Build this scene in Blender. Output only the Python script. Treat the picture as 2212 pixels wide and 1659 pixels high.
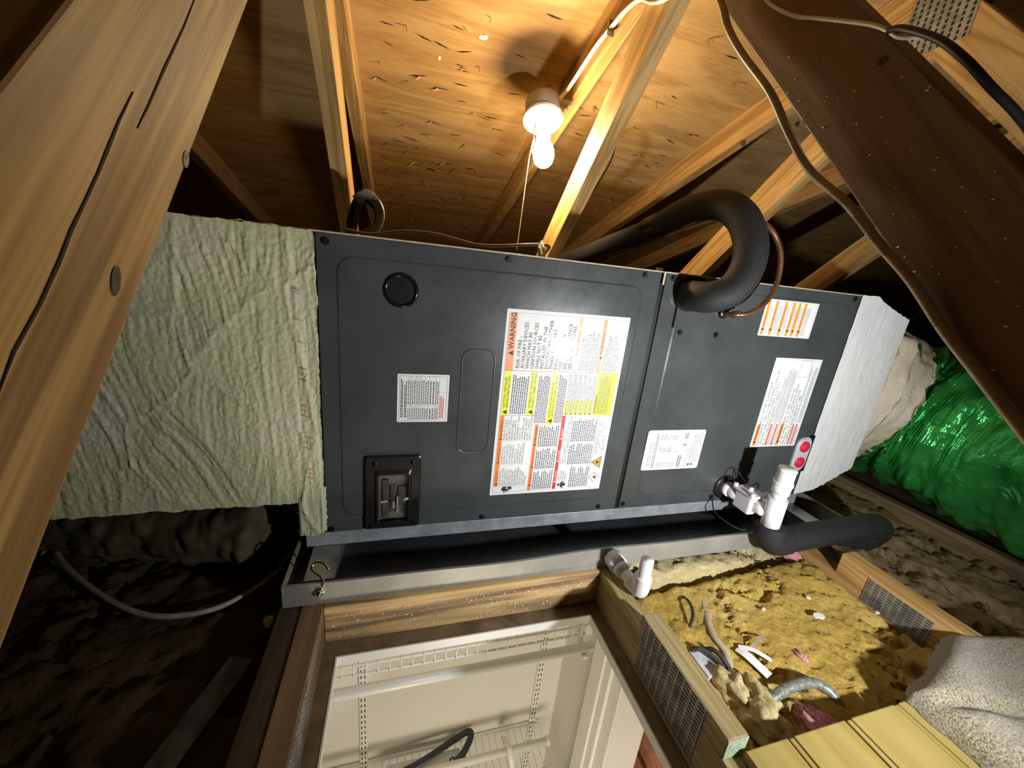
import bpy, bmesh, math, random
from mathutils import Vector, Matrix, noise
random.seed(7)
S = bpy.context.scene
COL = S.collection
for o in list(bpy.data.objects): bpy.data.objects.remove(o)

# ------------------------------------------------------------------ camera
# world: X along the air handler, Y into the attic, Z up; the camera is the origin
cam = bpy.data.cameras.new('camera'); cam.sensor_width = 36.0; cam.lens = 830.0/2212.0*36.0
cam.clip_start = 0.01
cam_o = bpy.data.objects.new('camera', cam); COL.objects.link(cam_o)
RX = Vector((0.95940515, -0.26311432, 0.10155106))     # camera right
DN = Vector((0.0191542, -0.29845091, -0.95423277))     # camera down
FW = Vector((0.28138031, 0.91744096, -0.28129559))     # camera forward
M = Matrix.Identity(4)
for i in range(3):
    M[i][0] = RX[i]; M[i][1] = -DN[i]; M[i][2] = -FW[i]
cam_o.matrix_world = M
S.camera = cam_o
# ------------------------------------------------------------------ world, lights, exposure
W = bpy.data.worlds.new('night'); S.world = W; W.use_nodes = True
W.node_tree.nodes['Background'].inputs[0].default_value = (0.9, 0.8, 0.7, 1)
W.node_tree.nodes['Background'].inputs[1].default_value = 0.0006
S.view_settings.view_transform = 'Standard'; S.view_settings.look = 'None'
S.view_settings.exposure = 0.0; S.view_settings.gamma = 1.0; S.view_settings.use_curve_mapping = False
BULB_STRENGTH = 325.0
def area_light(name, loc, aim, size, power, col, spread=180):
    l = bpy.data.lights.new(name, 'AREA'); l.shape = 'DISK'; l.size = size; l.energy = power; l.color = col
    l.spread = math.radians(spread)
    o = bpy.data.objects.new(name, l); COL.objects.link(o); o.location = loc
    o.rotation_euler = Vector(aim).to_track_quat('-Z', 'Y').to_euler()
    return o
# LED work light on the boards to the right of the hatch, and the lamp of the closet below the hatch
area_light('work_light', (0.715, -0.10, -0.312), (-0.05, 1.0, 0.16), 0.045, 9.4, (0.96, 0.98, 1.0), 146)
pl = bpy.data.lights.new('closet_light', 'POINT'); pl.energy = 28.0; pl.color = (1.0, 0.89, 0.70); pl.shadow_soft_size = 0.22
pl_o = bpy.data.objects.new('closet_light', pl); COL.objects.link(pl_o); pl_o.location = (0.32, -0.16, -1.62)

# ------------------------------------------------------------------ materials
MATS = {}
def newmat(name):
    m = bpy.data.materials.new(name); m.use_nodes = True
    nt = m.node_tree; b = nt.nodes['Principled BSDF']; MATS[name] = m
    return m, nt, b
def N(nt, t, **kw):
    n = nt.nodes.new(t)
    for k, v in kw.items(): setattr(n, k, v)
    return n
def ramp(nt, stops):
    r = nt.nodes.new('ShaderNodeValToRGB'); e = r.color_ramp.elements
    while len(e) > 1: e.remove(e[-1])
    e[0].position = stops[0][0]; e[0].color = (*stops[0][1], 1)
    for p, c in stops[1:]:
        k = e.new(p); k.color = (*c, 1)
    return r
def coords(nt, scale, rot=(0, 0, 0), src='Object'):
    tc = N(nt, 'ShaderNodeTexCoord'); mp = N(nt, 'ShaderNodeMapping')
    mp.inputs['Scale'].default_value = scale; mp.inputs['Rotation'].default_value = rot
    nt.links.new(tc.outputs[src], mp.inputs[0]); return mp
def noise_tex(nt, vec, scale=1.0, detail=4.0, rough=0.55, dist=0.0):
    n = N(nt, 'ShaderNodeTexNoise'); n.inputs['Scale'].default_value = scale; n.inputs['Detail'].default_value = detail
    n.inputs['Roughness'].default_value = rough; n.inputs['Distortion'].default_value = dist
    nt.links.new(vec, n.inputs['Vector']); return n
def bump(nt, b, h, strength, dist=0.002):
    bp = N(nt, 'ShaderNodeBump'); bp.inputs['Strength'].default_value = strength; bp.inputs['Distance'].default_value = dist
    nt.links.new(h, bp.inputs['Height']); nt.links.new(bp.outputs[0], b.inputs['Normal']); return bp
def mix(nt, a, b_, fac, mode='MIX'):
    m = N(nt, 'ShaderNodeMix', data_type='RGBA', blend_type=mode)
    for s, v in ((6, a), (7, b_)):
        if isinstance(v, tuple): m.inputs[s].default_value = (*v, 1)
        else: nt.links.new(v, m.inputs[s])
    if isinstance(fac, float): m.inputs[0].default_value = fac
    else: nt.links.new(fac, m.inputs[0])
    return m.outputs[2]
def plain(name, col, rough=0.5, metal=0.0, spec=None, nscale=None, namp=0.25, bstr=0.0):
    m, nt, b = newmat(name)
    b.inputs['Base Color'].default_value = (*col, 1); b.inputs['Roughness'].default_value = rough; b.inputs['Metallic'].default_value = metal
    if spec is not None: b.inputs['Specular IOR Level'].default_value = spec
    mp = coords(nt, (1, 1, 1)); n = noise_tex(nt, mp.outputs[0], nscale or 30.0, 5)
    lo = tuple(c*(1-namp) for c in col); hi = tuple(min(1, c*(1+namp)) for c in col)
    r = ramp(nt, [(0.3, lo), (0.7, hi)]); nt.links.new(n.outputs['Fac'], r.inputs[0]); nt.links.new(r.outputs[0], b.inputs['Base Color'])
    if bstr: bump(nt, b, n.outputs['Fac'], bstr)
    return m
def wood(name, light, dark, rings=22.0, along=1.4, rough=0.6, dirt=0.0, fine=0.5, dirtcol=(0.10, 0.07, 0.045)):
    """grain runs along local X"""
    m, nt, b = newmat(name)
    oi = N(nt, 'ShaderNodeObjectInfo')
    tc = N(nt, 'ShaderNodeTexCoord')
    add = N(nt, 'ShaderNodeVectorMath', operation='ADD'); comb = N(nt, 'ShaderNodeCombineXYZ')
    mul = N(nt, 'ShaderNodeMath', operation='MULTIPLY'); mul.inputs[1].default_value = 7.0
    nt.links.new(oi.outputs['Random'], mul.inputs[0])
    for i in range(3): nt.links.new(mul.outputs[0], comb.inputs[i])
    nt.links.new(tc.outputs['Object'], add.inputs[0]); nt.links.new(comb.outputs[0], add.inputs[1])
    mp = N(nt, 'ShaderNodeMapping'); mp.inputs['Scale'].default_value = (along, rings, rings); nt.links.new(add.outputs[0], mp.inputs[0])
    n1 = noise_tex(nt, mp.outputs[0], 1.0, 3, 0.5, 0.6)
    wv = N(nt, 'ShaderNodeMath', operation='MULTIPLY'); wv.inputs[1].default_value = 34.0
    nt.links.new(n1.outputs['Fac'], wv.inputs[0])
    sn = N(nt, 'ShaderNodeMath', operation='SINE'); nt.links.new(wv.outputs[0], sn.inputs[0])
    mr = N(nt, 'ShaderNodeMapRange'); mr.inputs[1].default_value = -1; mr.inputs[2].default_value = 1
    nt.links.new(sn.outputs[0], mr.inputs[0])
    mp2 = N(nt, 'ShaderNodeMapping'); mp2.inputs['Scale'].default_value = (along*7, rings*12, rings*12); nt.links.new(add.outputs[0], mp2.inputs[0])
    n2 = noise_tex(nt, mp2.outputs[0], 1.0, 4, 0.6)
    mm = N(nt, 'ShaderNodeMix', data_type='FLOAT'); mm.inputs[0].default_value = fine
    nt.links.new(mr.outputs[0], mm.inputs[2]); nt.links.new(n2.outputs['Fac'], mm.inputs[3])
    mid = tuple((l+d)/2 for l, d in zip(light, dark))
    r = ramp(nt, [(0.15, dark), (0.5, mid), (0.85, light)]); nt.links.new(mm.outputs[0], r.inputs[0])
    col = r.outputs[0]
    mp3 = N(nt, 'ShaderNodeMapping'); mp3.inputs['Scale'].default_value = (4, 9, 9); nt.links.new(add.outputs[0], mp3.inputs[0])
    n3 = noise_tex(nt, mp3.outputs[0], 1.0, 6, 0.6)
    r3 = ramp(nt, [(0.42, (0, 0, 0)), (0.72, (1, 1, 1))]); nt.links.new(n3.outputs['Fac'], r3.inputs[0])
    ml = N(nt, 'ShaderNodeMath', operation='MULTIPLY'); ml.inputs[1].default_value = dirt; nt.links.new(r3.outputs[0], ml.inputs[0])
    col = mix(nt, col, dirtcol, ml.outputs[0])
    nt.links.new(col, b.inputs['Base Color']); b.inputs['Roughness'].default_value = rough
    b.inputs['Specular IOR Level'].default_value = 0.3
    bump(nt, b, n2.outputs['Fac'], 0.25, 0.001)
    return m
wood('pine', (0.58, 0.365, 0.135), (0.35, 0.185, 0.05), dirt=0.35, dirtcol=(0.20, 0.11, 0.045), fine=0.42)
wood('pine_near', (0.64, 0.44, 0.175), (0.20, 0.115, 0.035), rings=30, along=1.0, dirt=0.30, dirtcol=(0.30, 0.20, 0.10), fine=0.48)
wood('pine_shaded', (0.34, 0.215, 0.115), (0.20, 0.118, 0.06), dirt=0.55, dirtcol=(0.13, 0.085, 0.055), fine=0.65)  # darker copy of pine with shade put into its colour
wood('pine_old', (0.40, 0.28, 0.14), (0.22, 0.14, 0.065), dirt=0.6, dirtcol=(0.14, 0.10, 0.06))
wood('pine_treated', (0.46, 0.36, 0.17), (0.27, 0.20, 0.085), rings=34, dirt=0.25)
wood('pine_header', (0.74, 0.50, 0.22), (0.20, 0.12, 0.055), rings=13, along=1.0, dirt=0.5, dirtcol=(0.14, 0.10, 0.07), fine=0.38)
wood('board_shaded', (0.10, 0.065, 0.04), (0.055, 0.035, 0.02), dirt=0.6, dirtcol=(0.05, 0.035, 0.025))  # dark colour stands in for the shade left of the hatch
wood('board_yellow', (0.38, 0.285, 0.085), (0.31, 0.222, 0.06), rings=9, along=0.6, dirt=0.12, fine=0.35)
plain('treated_end', (0.33, 0.40, 0.27), 0.8, nscale=150, namp=0.35)
plain('crack_dark', (0.025, 0.014, 0.007), 0.9)
plain('knot', (0.05, 0.030, 0.018), 0.6, nscale=160, namp=0.7)
plain('galvanized', (0.42, 0.42, 0.40), 0.34, 0.9, nscale=14, namp=0.25, bstr=0.05)
plain('gusset', (0.30, 0.285, 0.255), 0.5, 0.55, nscale=40, namp=0.45, bstr=0.2)
plain('slot_dark', (0.02, 0.017, 0.014), 0.8)
plain('rim_metal', (0.36, 0.345, 0.30), 0.5, 0.35, nscale=14, namp=0.15, bstr=0.03)
plain('pan_metal', (0.17, 0.18, 0.185), 0.30, 0.75, nscale=7, namp=0.25)
plain('zinc', (0.70, 0.68, 0.55), 0.2, 1.0)
plain('base_rail', (0.30, 0.32, 0.335), 0.45, 0.3)
plain('black_plastic', (0.012, 0.011, 0.011), 0.32, nscale=20)
plain('black_gloss', (0.008, 0.008, 0.008), 0.12)
plain('screw_metal', (0.05, 0.052, 0.054), 0.3, 0.8)
plain('red_plastic', (0.62, 0.02, 0.05), 0.4)
plain('port_grey', (0.50, 0.50, 0.53), 0.4)
plain('pvc', (0.80, 0.79, 0.77), 0.35, nscale=8, namp=0.05)
plain('pvc_tint', (0.74, 0.70, 0.76), 0.45, nscale=8, namp=0.05)
plain('pvc_primer', (0.55, 0.50, 0.56), 0.45)
plain('foam', (0.013, 0.0125, 0.012), 0.72, nscale=260, namp=0.6, bstr=0.25)
plain('tape_black', (0.014, 0.013, 0.012), 0.22)
plain('copper', (0.36, 0.19, 0.10), 0.34, 0.85, nscale=25, namp=0.35)
plain('porcelain', (0.82, 0.80, 0.74), 0.35)
plain('box_grey', (0.38, 0.36, 0.33), 0.5)
plain('brass', (0.6, 0.48, 0.25), 0.3, 1.0)
plain('cord_white', (0.74, 0.66, 0.46), 0.7)
plain('cable_white', (0.80, 0.77, 0.68), 0.45)
plain('cable_tan', (0.42, 0.36, 0.24), 0.5, nscale=60, namp=0.2)
plain('cable_grey', (0.32, 0.29, 0.23), 0.6)
plain('cable_black', (0.02, 0.016, 0.014), 0.45)
plain('cable_brown', (0.33, 0.22, 0.17), 0.4)
plain('ink', (0.022, 0.022, 0.025), 0.6)
plain('ink_grey', (0.12, 0.12, 0.135), 0.6)
plain('ink_light', (0.33, 0.33, 0.37), 0.6)
plain('ink_red', (0.60, 0.10, 0.08), 0.6)
plain('label_white', (0.80, 0.80, 0.79), 0.10, nscale=12, namp=0.03, bstr=0.02)
plain('label_orange', (0.78, 0.24, 0.045), 0.35, namp=0.03)
plain('label_amber', (0.85, 0.36, 0.03), 0.35, namp=0.03)
plain('label_yellow', (0.72, 0.75, 0.02), 0.35, namp=0.03)
plain('label_red', (0.62, 0.055, 0.04), 0.35, namp=0.03)
plain('label_rust', (0.62, 0.16, 0.10), 0.35, namp=0.03)
plain('paper', (0.74, 0.73, 0.68), 0.8, namp=0.06)
plain('closet_paint', (0.75, 0.72, 0.64), 0.7, nscale=3, namp=0.03)
plain('trim_paint', (0.82, 0.80, 0.72), 0.4, nscale=3, namp=0.02)
plain('wire_white', (0.82, 0.80, 0.72), 0.35, namp=0.03)
plain('hanger', (0.035, 0.035, 0.055), 0.35)
plain('terracotta', (0.42, 0.17, 0.10), 0.8, nscale=30, namp=0.4)
plain('pink_wool', (0.55, 0.24, 0.25), 1.0, nscale=160, namp=0.5, bstr=0.6)
plain('violet_film', (0.30, 0.24, 0.38), 0.4)
plain('dark_debris', (0.05, 0.042, 0.038), 0.8, nscale=60, namp=0.5)
plain('conduit_grey', (0.22, 0.23, 0.20), 0.35, 0.3, nscale=180, namp=0.5, bstr=0.3)
plain('vinyl_dark', (0.05, 0.047, 0.04), 0.6, nscale=40, namp=0.6)
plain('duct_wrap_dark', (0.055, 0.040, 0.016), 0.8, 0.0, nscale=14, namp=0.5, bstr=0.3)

def bulb_mat():
    m, nt, b = newmat('bulb_glow')
    b.inputs['Base Color'].default_value = (0.9, 0.88, 0.8, 1)
    b.inputs['Emission Color'].default_value = (1.0, 0.76, 0.44, 1); b.inputs['Emission Strength'].default_value = BULB_STRENGTH
bulb_mat()
def plywood():
    m, nt, b = newmat('plywood')
    mp = coords(nt, (1.5, 10, 10)); n1 = noise_tex(nt, mp.outputs[0], 1.0, 3, 0.5, 0.7)
    w = N(nt, 'ShaderNodeMath', operation='MULTIPLY'); w.inputs[1].default_value = 26.0; nt.links.new(n1.outputs['Fac'], w.inputs[0])
    sn = N(nt, 'ShaderNodeMath', operation='SINE'); nt.links.new(w.outputs[0], sn.inputs[0])
    mr = N(nt, 'ShaderNodeMapRange'); mr.inputs[1].default_value = -1; mr.inputs[2].default_value = 1; nt.links.new(sn.outputs[0], mr.inputs[0])
    mp2 = coords(nt, (22, 170, 170)); n2 = noise_tex(nt, mp2.outputs[0], 1.0, 5, 0.68)
    mm = N(nt, 'ShaderNodeMix', data_type='FLOAT'); mm.inputs[0].default_value = 0.70
    nt.links.new(mr.outputs[0], mm.inputs[2]); nt.links.new(n2.outputs['Fac'], mm.inputs[3])
    r = ramp(nt, [(0.2, (0.31, 0.17, 0.055)), (0.5, (0.45, 0.27, 0.10)), (0.85, (0.56, 0.36, 0.15))]); nt.links.new(mm.outputs[0], r.inputs[0])
    mp4 = coords(nt, (1.6, 3.2, 3.2)); n4 = noise_tex(nt, mp4.outputs[0], 1.0, 6, 0.6)
    r4 = ramp(nt, [(0.45, (0, 0, 0)), (0.75, (0.7, 0.7, 0.7))]); nt.links.new(n4.outputs['Fac'], r4.inputs[0])
    col = mix(nt, r.outputs[0], (0.36, 0.19, 0.07), r4.outputs[0])
    nt.links.new(col, b.inputs['Base Color']); b.inputs['Roughness'].default_value = 0.65; b.inputs['Specular IOR Level'].default_value = 0.25
    bump(nt, b, n2.outputs['Fac'], 0.2, 0.001)
plywood()
def unit_paint():
    m, nt, b = newmat('unit_paint')
    mp = coords(nt, (1, 1, 1)); n = noise_tex(nt, mp.outputs[0], 420.0, 2, 0.5)
    n2 = noise_tex(nt, mp.outputs[0], 9.0, 6, 0.65)
    r = ramp(nt, [(0.3, (0.048, 0.054, 0.053)), (0.7, (0.067, 0.074, 0.073))]); nt.links.new(n2.outputs['Fac'], r.inputs[0])
    nt.links.new(r.outputs[0], b.inputs['Base Color'])
    rr = ramp(nt, [(0.3, (0.20, 0.20, 0.20)), (0.7, (0.30, 0.30, 0.30))]); nt.links.new(n2.outputs['Fac'], rr.inputs[0]); nt.links.new(rr.outputs[0], b.inputs['Roughness'])
    bump(nt, b, n.outputs['Fac'], 0.12, 0.0006)
unit_paint()
def mastic(name, c1, c2, c3, vert=True, bs=1.0):
    m, nt, b = newmat(name)
    mp = coords(nt, (170, 170, 22) if vert else (22, 170, 170)); n = noise_tex(nt, mp.outputs[0], 1.0, 5, 0.6, 0.9)
    mp2 = coords(nt, (1, 1, 1)); n2 = noise_tex(nt, mp2.outputs[0], 5.0, 4, 0.55)
    n3 = noise_tex(nt, mp2.outputs[0], 60.0, 5, 0.65)
    r = ramp(nt, [(0.3, c1), (0.5, c2), (0.72, c3)]); nt.links.new(n2.outputs['Fac'], r.inputs[0])
    r2 = ramp(nt, [(0.25, (0.62, 0.62, 0.62)), (0.6, (1, 1, 1))]); nt.links.new(n.outputs['Fac'], r2.inputs[0])
    col = mix(nt, r.outputs[0], r2.outputs[0], 0.55, 'MULTIPLY'); nt.links.new(col, b.inputs['Base Color'])
    b.inputs['Roughness'].default_value = 0.6
    ad = N(nt, 'ShaderNodeMath', operation='ADD'); nt.links.new(n.outputs['Fac'], ad.inputs[0]); nt.links.new(n3.outputs['Fac'], ad.inputs[1])
    bump(nt, b, ad.outputs[0], 0.55*bs, 0.004)
mastic('mastic_green', (0.47, 0.475, 0.37), (0.55, 0.56, 0.31), (0.64, 0.61, 0.43), bs=0.5)
mastic('mastic_white', (0.74, 0.74, 0.72), (0.80, 0.80, 0.78), (0.84, 0.83, 0.80), bs=0.5)
mastic('mastic_tan', (0.56, 0.47, 0.34), (0.66, 0.57, 0.42), (0.72, 0.64, 0.50), bs=0.6)
def foil():
    m, nt, b = newmat('green_foil')
    mp = coords(nt, (1, 1, 1)); n = noise_tex(nt, mp.outputs[0], 11.0, 5, 0.55, 0.8); n2 = noise_tex(nt, mp.outputs[0], 4.0, 3)
    r = ramp(nt, [(0.3, (0.025, 0.24, 0.04)), (0.7, (0.07, 0.56, 0.11))]); nt.links.new(n2.outputs['Fac'], r.inputs[0]); nt.links.new(r.outputs[0], b.inputs['Base Color'])
    b.inputs['Metallic'].default_value = 0.6; b.inputs['Roughness'].default_value = 0.22
    bump(nt, b, n.outputs['Fac'], 0.9, 0.014)
foil()
def wool(name, lo, mid, hi, s=26.0, bs=0.9):
    m, nt, b = newmat(name)
    mp = coords(nt, (1, 1, 1.6)); n = noise_tex(nt, mp.outputs[0], s, 8, 0.68, 0.5); n2 = noise_tex(nt, mp.outputs[0], 7.0, 4, 0.6, 0.3)
    r = ramp(nt, [(0.25, lo), (0.5, mid), (0.75, hi)])
    mm = N(nt, 'ShaderNodeMix', data_type='FLOAT'); mm.inputs[0].default_value = 0.5
    nt.links.new(n.outputs['Fac'], mm.inputs[2]); nt.links.new(n2.outputs['Fac'], mm.inputs[3]); nt.links.new(mm.outputs[0], r.inputs[0])
    nt.links.new(r.outputs[0], b.inputs['Base Color']); b.inputs['Roughness'].default_value = 0.95; b.inputs['Specular IOR Level'].default_value = 0.1
    bump(nt, b, n.outputs['Fac'], bs, 0.01)
wool('wool_yellow', (0.34, 0.21, 0.045), (0.60, 0.405, 0.095), (0.74, 0.58, 0.23), 60.0)
wool('wool_cream', (0.42, 0.31, 0.13), (0.64, 0.52, 0.26), (0.76, 0.66, 0.42), 55.0)
wool('wool_brown', (0.16, 0.10, 0.05), (0.36, 0.25, 0.125), (0.50, 0.38, 0.21), 36.0)
wool('wool_shaded', (0.03, 0.02, 0.011), (0.07, 0.047, 0.024), (0.13, 0.09, 0.045))  # shade of the left bay put into the insulation colour
def towel_mat():
    m, nt, b = newmat('towel')
    mp = coords(nt, (1, 1, 1)); n = noise_tex(nt, mp.outputs[0], 330.0, 3, 0.75); n2 = noise_tex(nt, mp.outputs[0], 6.0, 3, 0.6)
    r = ramp(nt, [(0.36, (0.06, 0.046, 0.028)), (0.5, (0.30, 0.25, 0.15)), (0.66, (0.45, 0.40, 0.28))]); nt.links.new(n.outputs['Fac'], r.inputs[0])
    r2 = ramp(nt, [(0.5, (0, 0, 0)), (0.75, (0.5, 0.5, 0.5))]); nt.links.new(n2.outputs['Fac'], r2.inputs[0])
    col = mix(nt, r.outputs[0], (0.36, 0.34, 0.30), r2.outputs[0]); nt.links.new(col, b.inputs['Base Color'])
    b.inputs['Roughness'].default_value = 1.0; b.inputs['Sheen Weight'].default_value = 0.3
    bump(nt, b, n.outputs['Fac'], 1.0, 0.003)
towel_mat()
def drywall():
    m, nt, b = newmat('drywall_dirty')
    mp = coords(nt, (1, 1, 1)); n = noise_tex(nt, mp.outputs[0], 18.0, 6, 0.65)
    r = ramp(nt, [(0.3, (0.10, 0.07, 0.035)), (0.7, (0.27, 0.20, 0.105))]); nt.links.new(n.outputs['Fac'], r.inputs[0]); nt.links.new(r.outputs[0], b.inputs['Base Color'])
    b.inputs['Roughness'].default_value = 0.9; bump(nt, b, n.outputs['Fac'], 0.4, 0.002)
drywall()
def window_clear():
    m, nt, b = newmat('clear_window')
    b.inputs['Base Color'].default_value = (0.9, 0.88, 0.82, 1); b.inputs['Roughness'].default_value = 0.08
    b.inputs['Transmission Weight'].default_value = 1.0; b.inputs['IOR'].default_value = 1.25
window_clear()
plain('breaker_grey', (0.16, 0.145, 0.125), 0.6, nscale=40, namp=0.5)

# ------------------------------------------------------------------ mesh helpers
def link(me, name, mat, parent=None, loc=None):
    """one mesh object; me is in world coordinates unless loc is given; parents are empties (translation only) or meshes at the origin"""
    o = bpy.data.objects.new(name, me); COL.objects.link(o)
    if mat is not None and not me.materials:
        for mm in (mat if isinstance(mat, (list, tuple)) else [mat]): me.materials.append(MATS[mm])
    if loc is not None: o.location = loc
    if parent is not None:
        o.parent = parent; o.matrix_parent_inverse = PINV(parent)
    return o
WORLD_OF = {}
def world_of(o):
    m = o.matrix_basis.copy()
    if o.parent: m = world_of(o.parent) @ o.matrix_parent_inverse @ m
    return m
def PINV(p): return world_of(p).inverted()
def smooth(me):
    for p in me.polygons: p.use_smooth = True
    return me
def tag(o, label, cat, group=None, kind=None):
    o['label'] = label
    if cat: o['category'] = cat
    if group: o['group'] = group
    if kind: o['kind'] = kind
    return o
def thing(name, loc, label, cat, group=None):
    o = bpy.data.objects.new(name, None); COL.objects.link(o); o.location = loc; o.empty_display_size = 0.05
    return tag(o, label, cat, group)
def struct(o): o['kind'] = 'structure'; return o
def bm_mesh(bm, name='m'):
    me = bpy.data.meshes.new(name); bm.normal_update(); bm.to_mesh(me); bm.free(); return me
def box_bm(bm, x0, x1, y0, y1, z0, z1, bev=0.0):
    r = bmesh.ops.create_cube(bm, size=1.0)
    for v in r['verts']:
        v.co = Vector((x0+(v.co.x+.5)*(x1-x0), y0+(v.co.y+.5)*(y1-y0), z0+(v.co.z+.5)*(z1-z0)))
    if bev:
        es = {e for v in r['verts'] for e in v.link_edges}
        bmesh.ops.bevel(bm, geom=list(es), offset=bev, segments=2, affect='EDGES', profile=0.5)
def box(name, b, mat, parent=None, bev=0.0):
    bm = bmesh.new(); box_bm(bm, *b, bev=bev); return link(bm_mesh(bm), name, mat, parent)
def catmull(pts, per=8):
    P = [Vector(p) for p in pts]; P = [P[0]*2-P[1]] + P + [P[-1]*2-P[-2]]; out = []
    for i in range(1, len(P)-2):
        for k in range(per):
            t = k/per; a, b, c, d = P[i-1:i+3]
            out.append(0.5*((2*b)+(-a+c)*t+(2*a-5*b+4*c-d)*t*t+(-a+3*b-3*c+d)*t**3))
    out.append(P[-2]); return out
def tube_bm(bm, pts, r, n=10, per=8, flat=None, cap=True, rfun=None, spline=True):
    P = catmull(pts, per) if (spline and len(pts) > 2) else [Vector(p) for p in pts]
    T = [(P[min(i+1, len(P)-1)]-P[max(i-1, 0)]).normalized() for i in range(len(P))]
    ref = Vector((0, 0, 1)) if abs(T[0].z) < 0.9 else Vector((1, 0, 0))
    u = T[0].cross(ref).normalized(); rings = []
    for i, (p, t) in enumerate(zip(P, T)):
        u = (u-t*u.dot(t)).normalized(); v = t.cross(u)
        rr = r if rfun is None else rfun(i/(len(P)-1))
        ring = []
        for k in range(n):
            a = 2*math.pi*k/n; ca, sa = math.cos(a), math.sin(a)
            ring.append(bm.verts.new(p+u*ca*rr*(flat or 1.0)+v*sa*rr))
        rings.append(ring)
    for a, b in zip(rings, rings[1:]):
        for k in range(n): bm.faces.new((a[k], a[(k+1) % n], b[(k+1) % n], b[k]))
    if cap:
        bm.faces.new(list(reversed(rings[0]))); bm.faces.new(rings[-1])
    return rings
def tube(name, pts, r, mat, parent=None, **kw):
    bm = bmesh.new(); tube_bm(bm, pts, r, **kw); bmesh.ops.recalc_face_normals(bm, faces=bm.faces)
    return link(smooth(bm_mesh(bm)), name, mat, parent)
def cyl(name, p0, p1, r, mat, parent=None, n=24, r2=None):
    bm = bmesh.new(); p0, p1 = Vector(p0), Vector(p1)
    tube_bm(bm, [p0, p1], r, n=n, rfun=(lambda t: r+(r2-r)*t) if r2 is not None else None)
    bmesh.ops.recalc_face_normals(bm, faces=bm.faces)
    me = bm_mesh(bm)
    for p in me.polygons: p.use_smooth = len(p.vertices) == 4
    return link(me, name, mat, parent)
def lathe(name, prof, center, axis, mat, parent=None, n=28):
    """prof: (radius, height along axis)"""
    ax = Vector(axis).normalized(); u = ax.orthogonal().normalized(); v = ax.cross(u); c = Vector(center); bm = bmesh.new(); rings = []
    for r, h in prof:
        if r < 1e-6: rings.append([bm.verts.new(c+ax*h)])
        else: rings.append([bm.verts.new(c+ax*h+(u*math.cos(2*math.pi*k/n)+v*math.sin(2*math.pi*k/n))*r) for k in range(n)])
    for a, b in zip(rings, rings[1:]):
        for k in range(n):
            q = [a[k % len(a)], a[(k+1) % len(a)], b[(k+1) % len(b)], b[k % len(b)]]
            q = list(dict.fromkeys(q))
            if len(q) > 2: bm.faces.new(q)
    bmesh.ops.recalc_face_normals(bm, faces=bm.faces)
    return link(smooth(bm_mesh(bm)), name, mat, parent)
def grid_obj(name, nu, nv, f, mat, parent=None, closed_u=False):
    vs = []; fs = []
    for i in range(nu+1):
        for j in range(nv+1): vs.append(f(i/nu, j/nv))
    for i in range(nu):
        for j in range(nv):
            a = i*(nv+1)+j; fs.append((a, a+1, a+nv+2, a+nv+1))
    me = bpy.data.meshes.new(name); me.from_pydata([tuple(v) for v in vs], [], fs); me.update(); smooth(me)
    return link(me, name, mat, parent)
def fbm(x, y, z, o=4, h=0.6): return noise.fractal(Vector((x, y, z)), h, 2.1, o)
def member(name, y0, z0, y1, z1, x0, mat, parent, depth=0.089, thick=0.038, bev=0.002, cut0=0.0, cut1=0.0):
    """2x4 in a plane X = const; centre line (y0,z0)-(y1,z1); local X runs along the length"""
    L = math.hypot(y1-y0, z1-z0); a = math.atan2(z1-z0, y1-y0)
    bm = bmesh.new(); box_bm(bm, 0, L, -thick/2, thick/2, -depth/2, depth/2, bev)
    me = bm_mesh(bm); o = bpy.data.objects.new(name, me); COL.objects.link(o); me.materials.append(MATS[mat])
    R = Matrix(((0, -1, 0), (math.cos(a), 0, -math.sin(a)), (math.sin(a), 0, math.cos(a)))).to_4x4()
    W_ = Matrix.Translation((x0+thick/2, y0, z0)) @ R
    o.matrix_basis = W_
    if parent: o.parent = parent; o.matrix_parent_inverse = PINV(parent)
    return o
def plank(name, p0, p1, w, t, mat, parent=None, up=(0, 0, 1), bev=0.002):
    """board from p0 to p1 (centre line), local X along the length, width across, thickness along up"""
    p0, p1 = Vector(p0), Vector(p1); d = (p1-p0); L = d.length; d.normalize(); up = Vector(up); s = up.cross(d).normalized(); up = d.cross(s)
    bm = bmesh.new(); box_bm(bm, 0, L, -w/2, w/2, -t/2, t/2, bev); me = bm_mesh(bm); me.materials.append(MATS[mat])
    o = bpy.data.objects.new(name, me); COL.objects.link(o)
    m = Matrix.Identity(4)
    for i in range(3): m[i][0] = d[i]; m[i][1] = s[i]; m[i][2] = up[i]; m[i][3] = p0[i]
    o.matrix_basis = m
    if parent: o.parent = parent; o.matrix_parent_inverse = PINV(parent)
    return o
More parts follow.
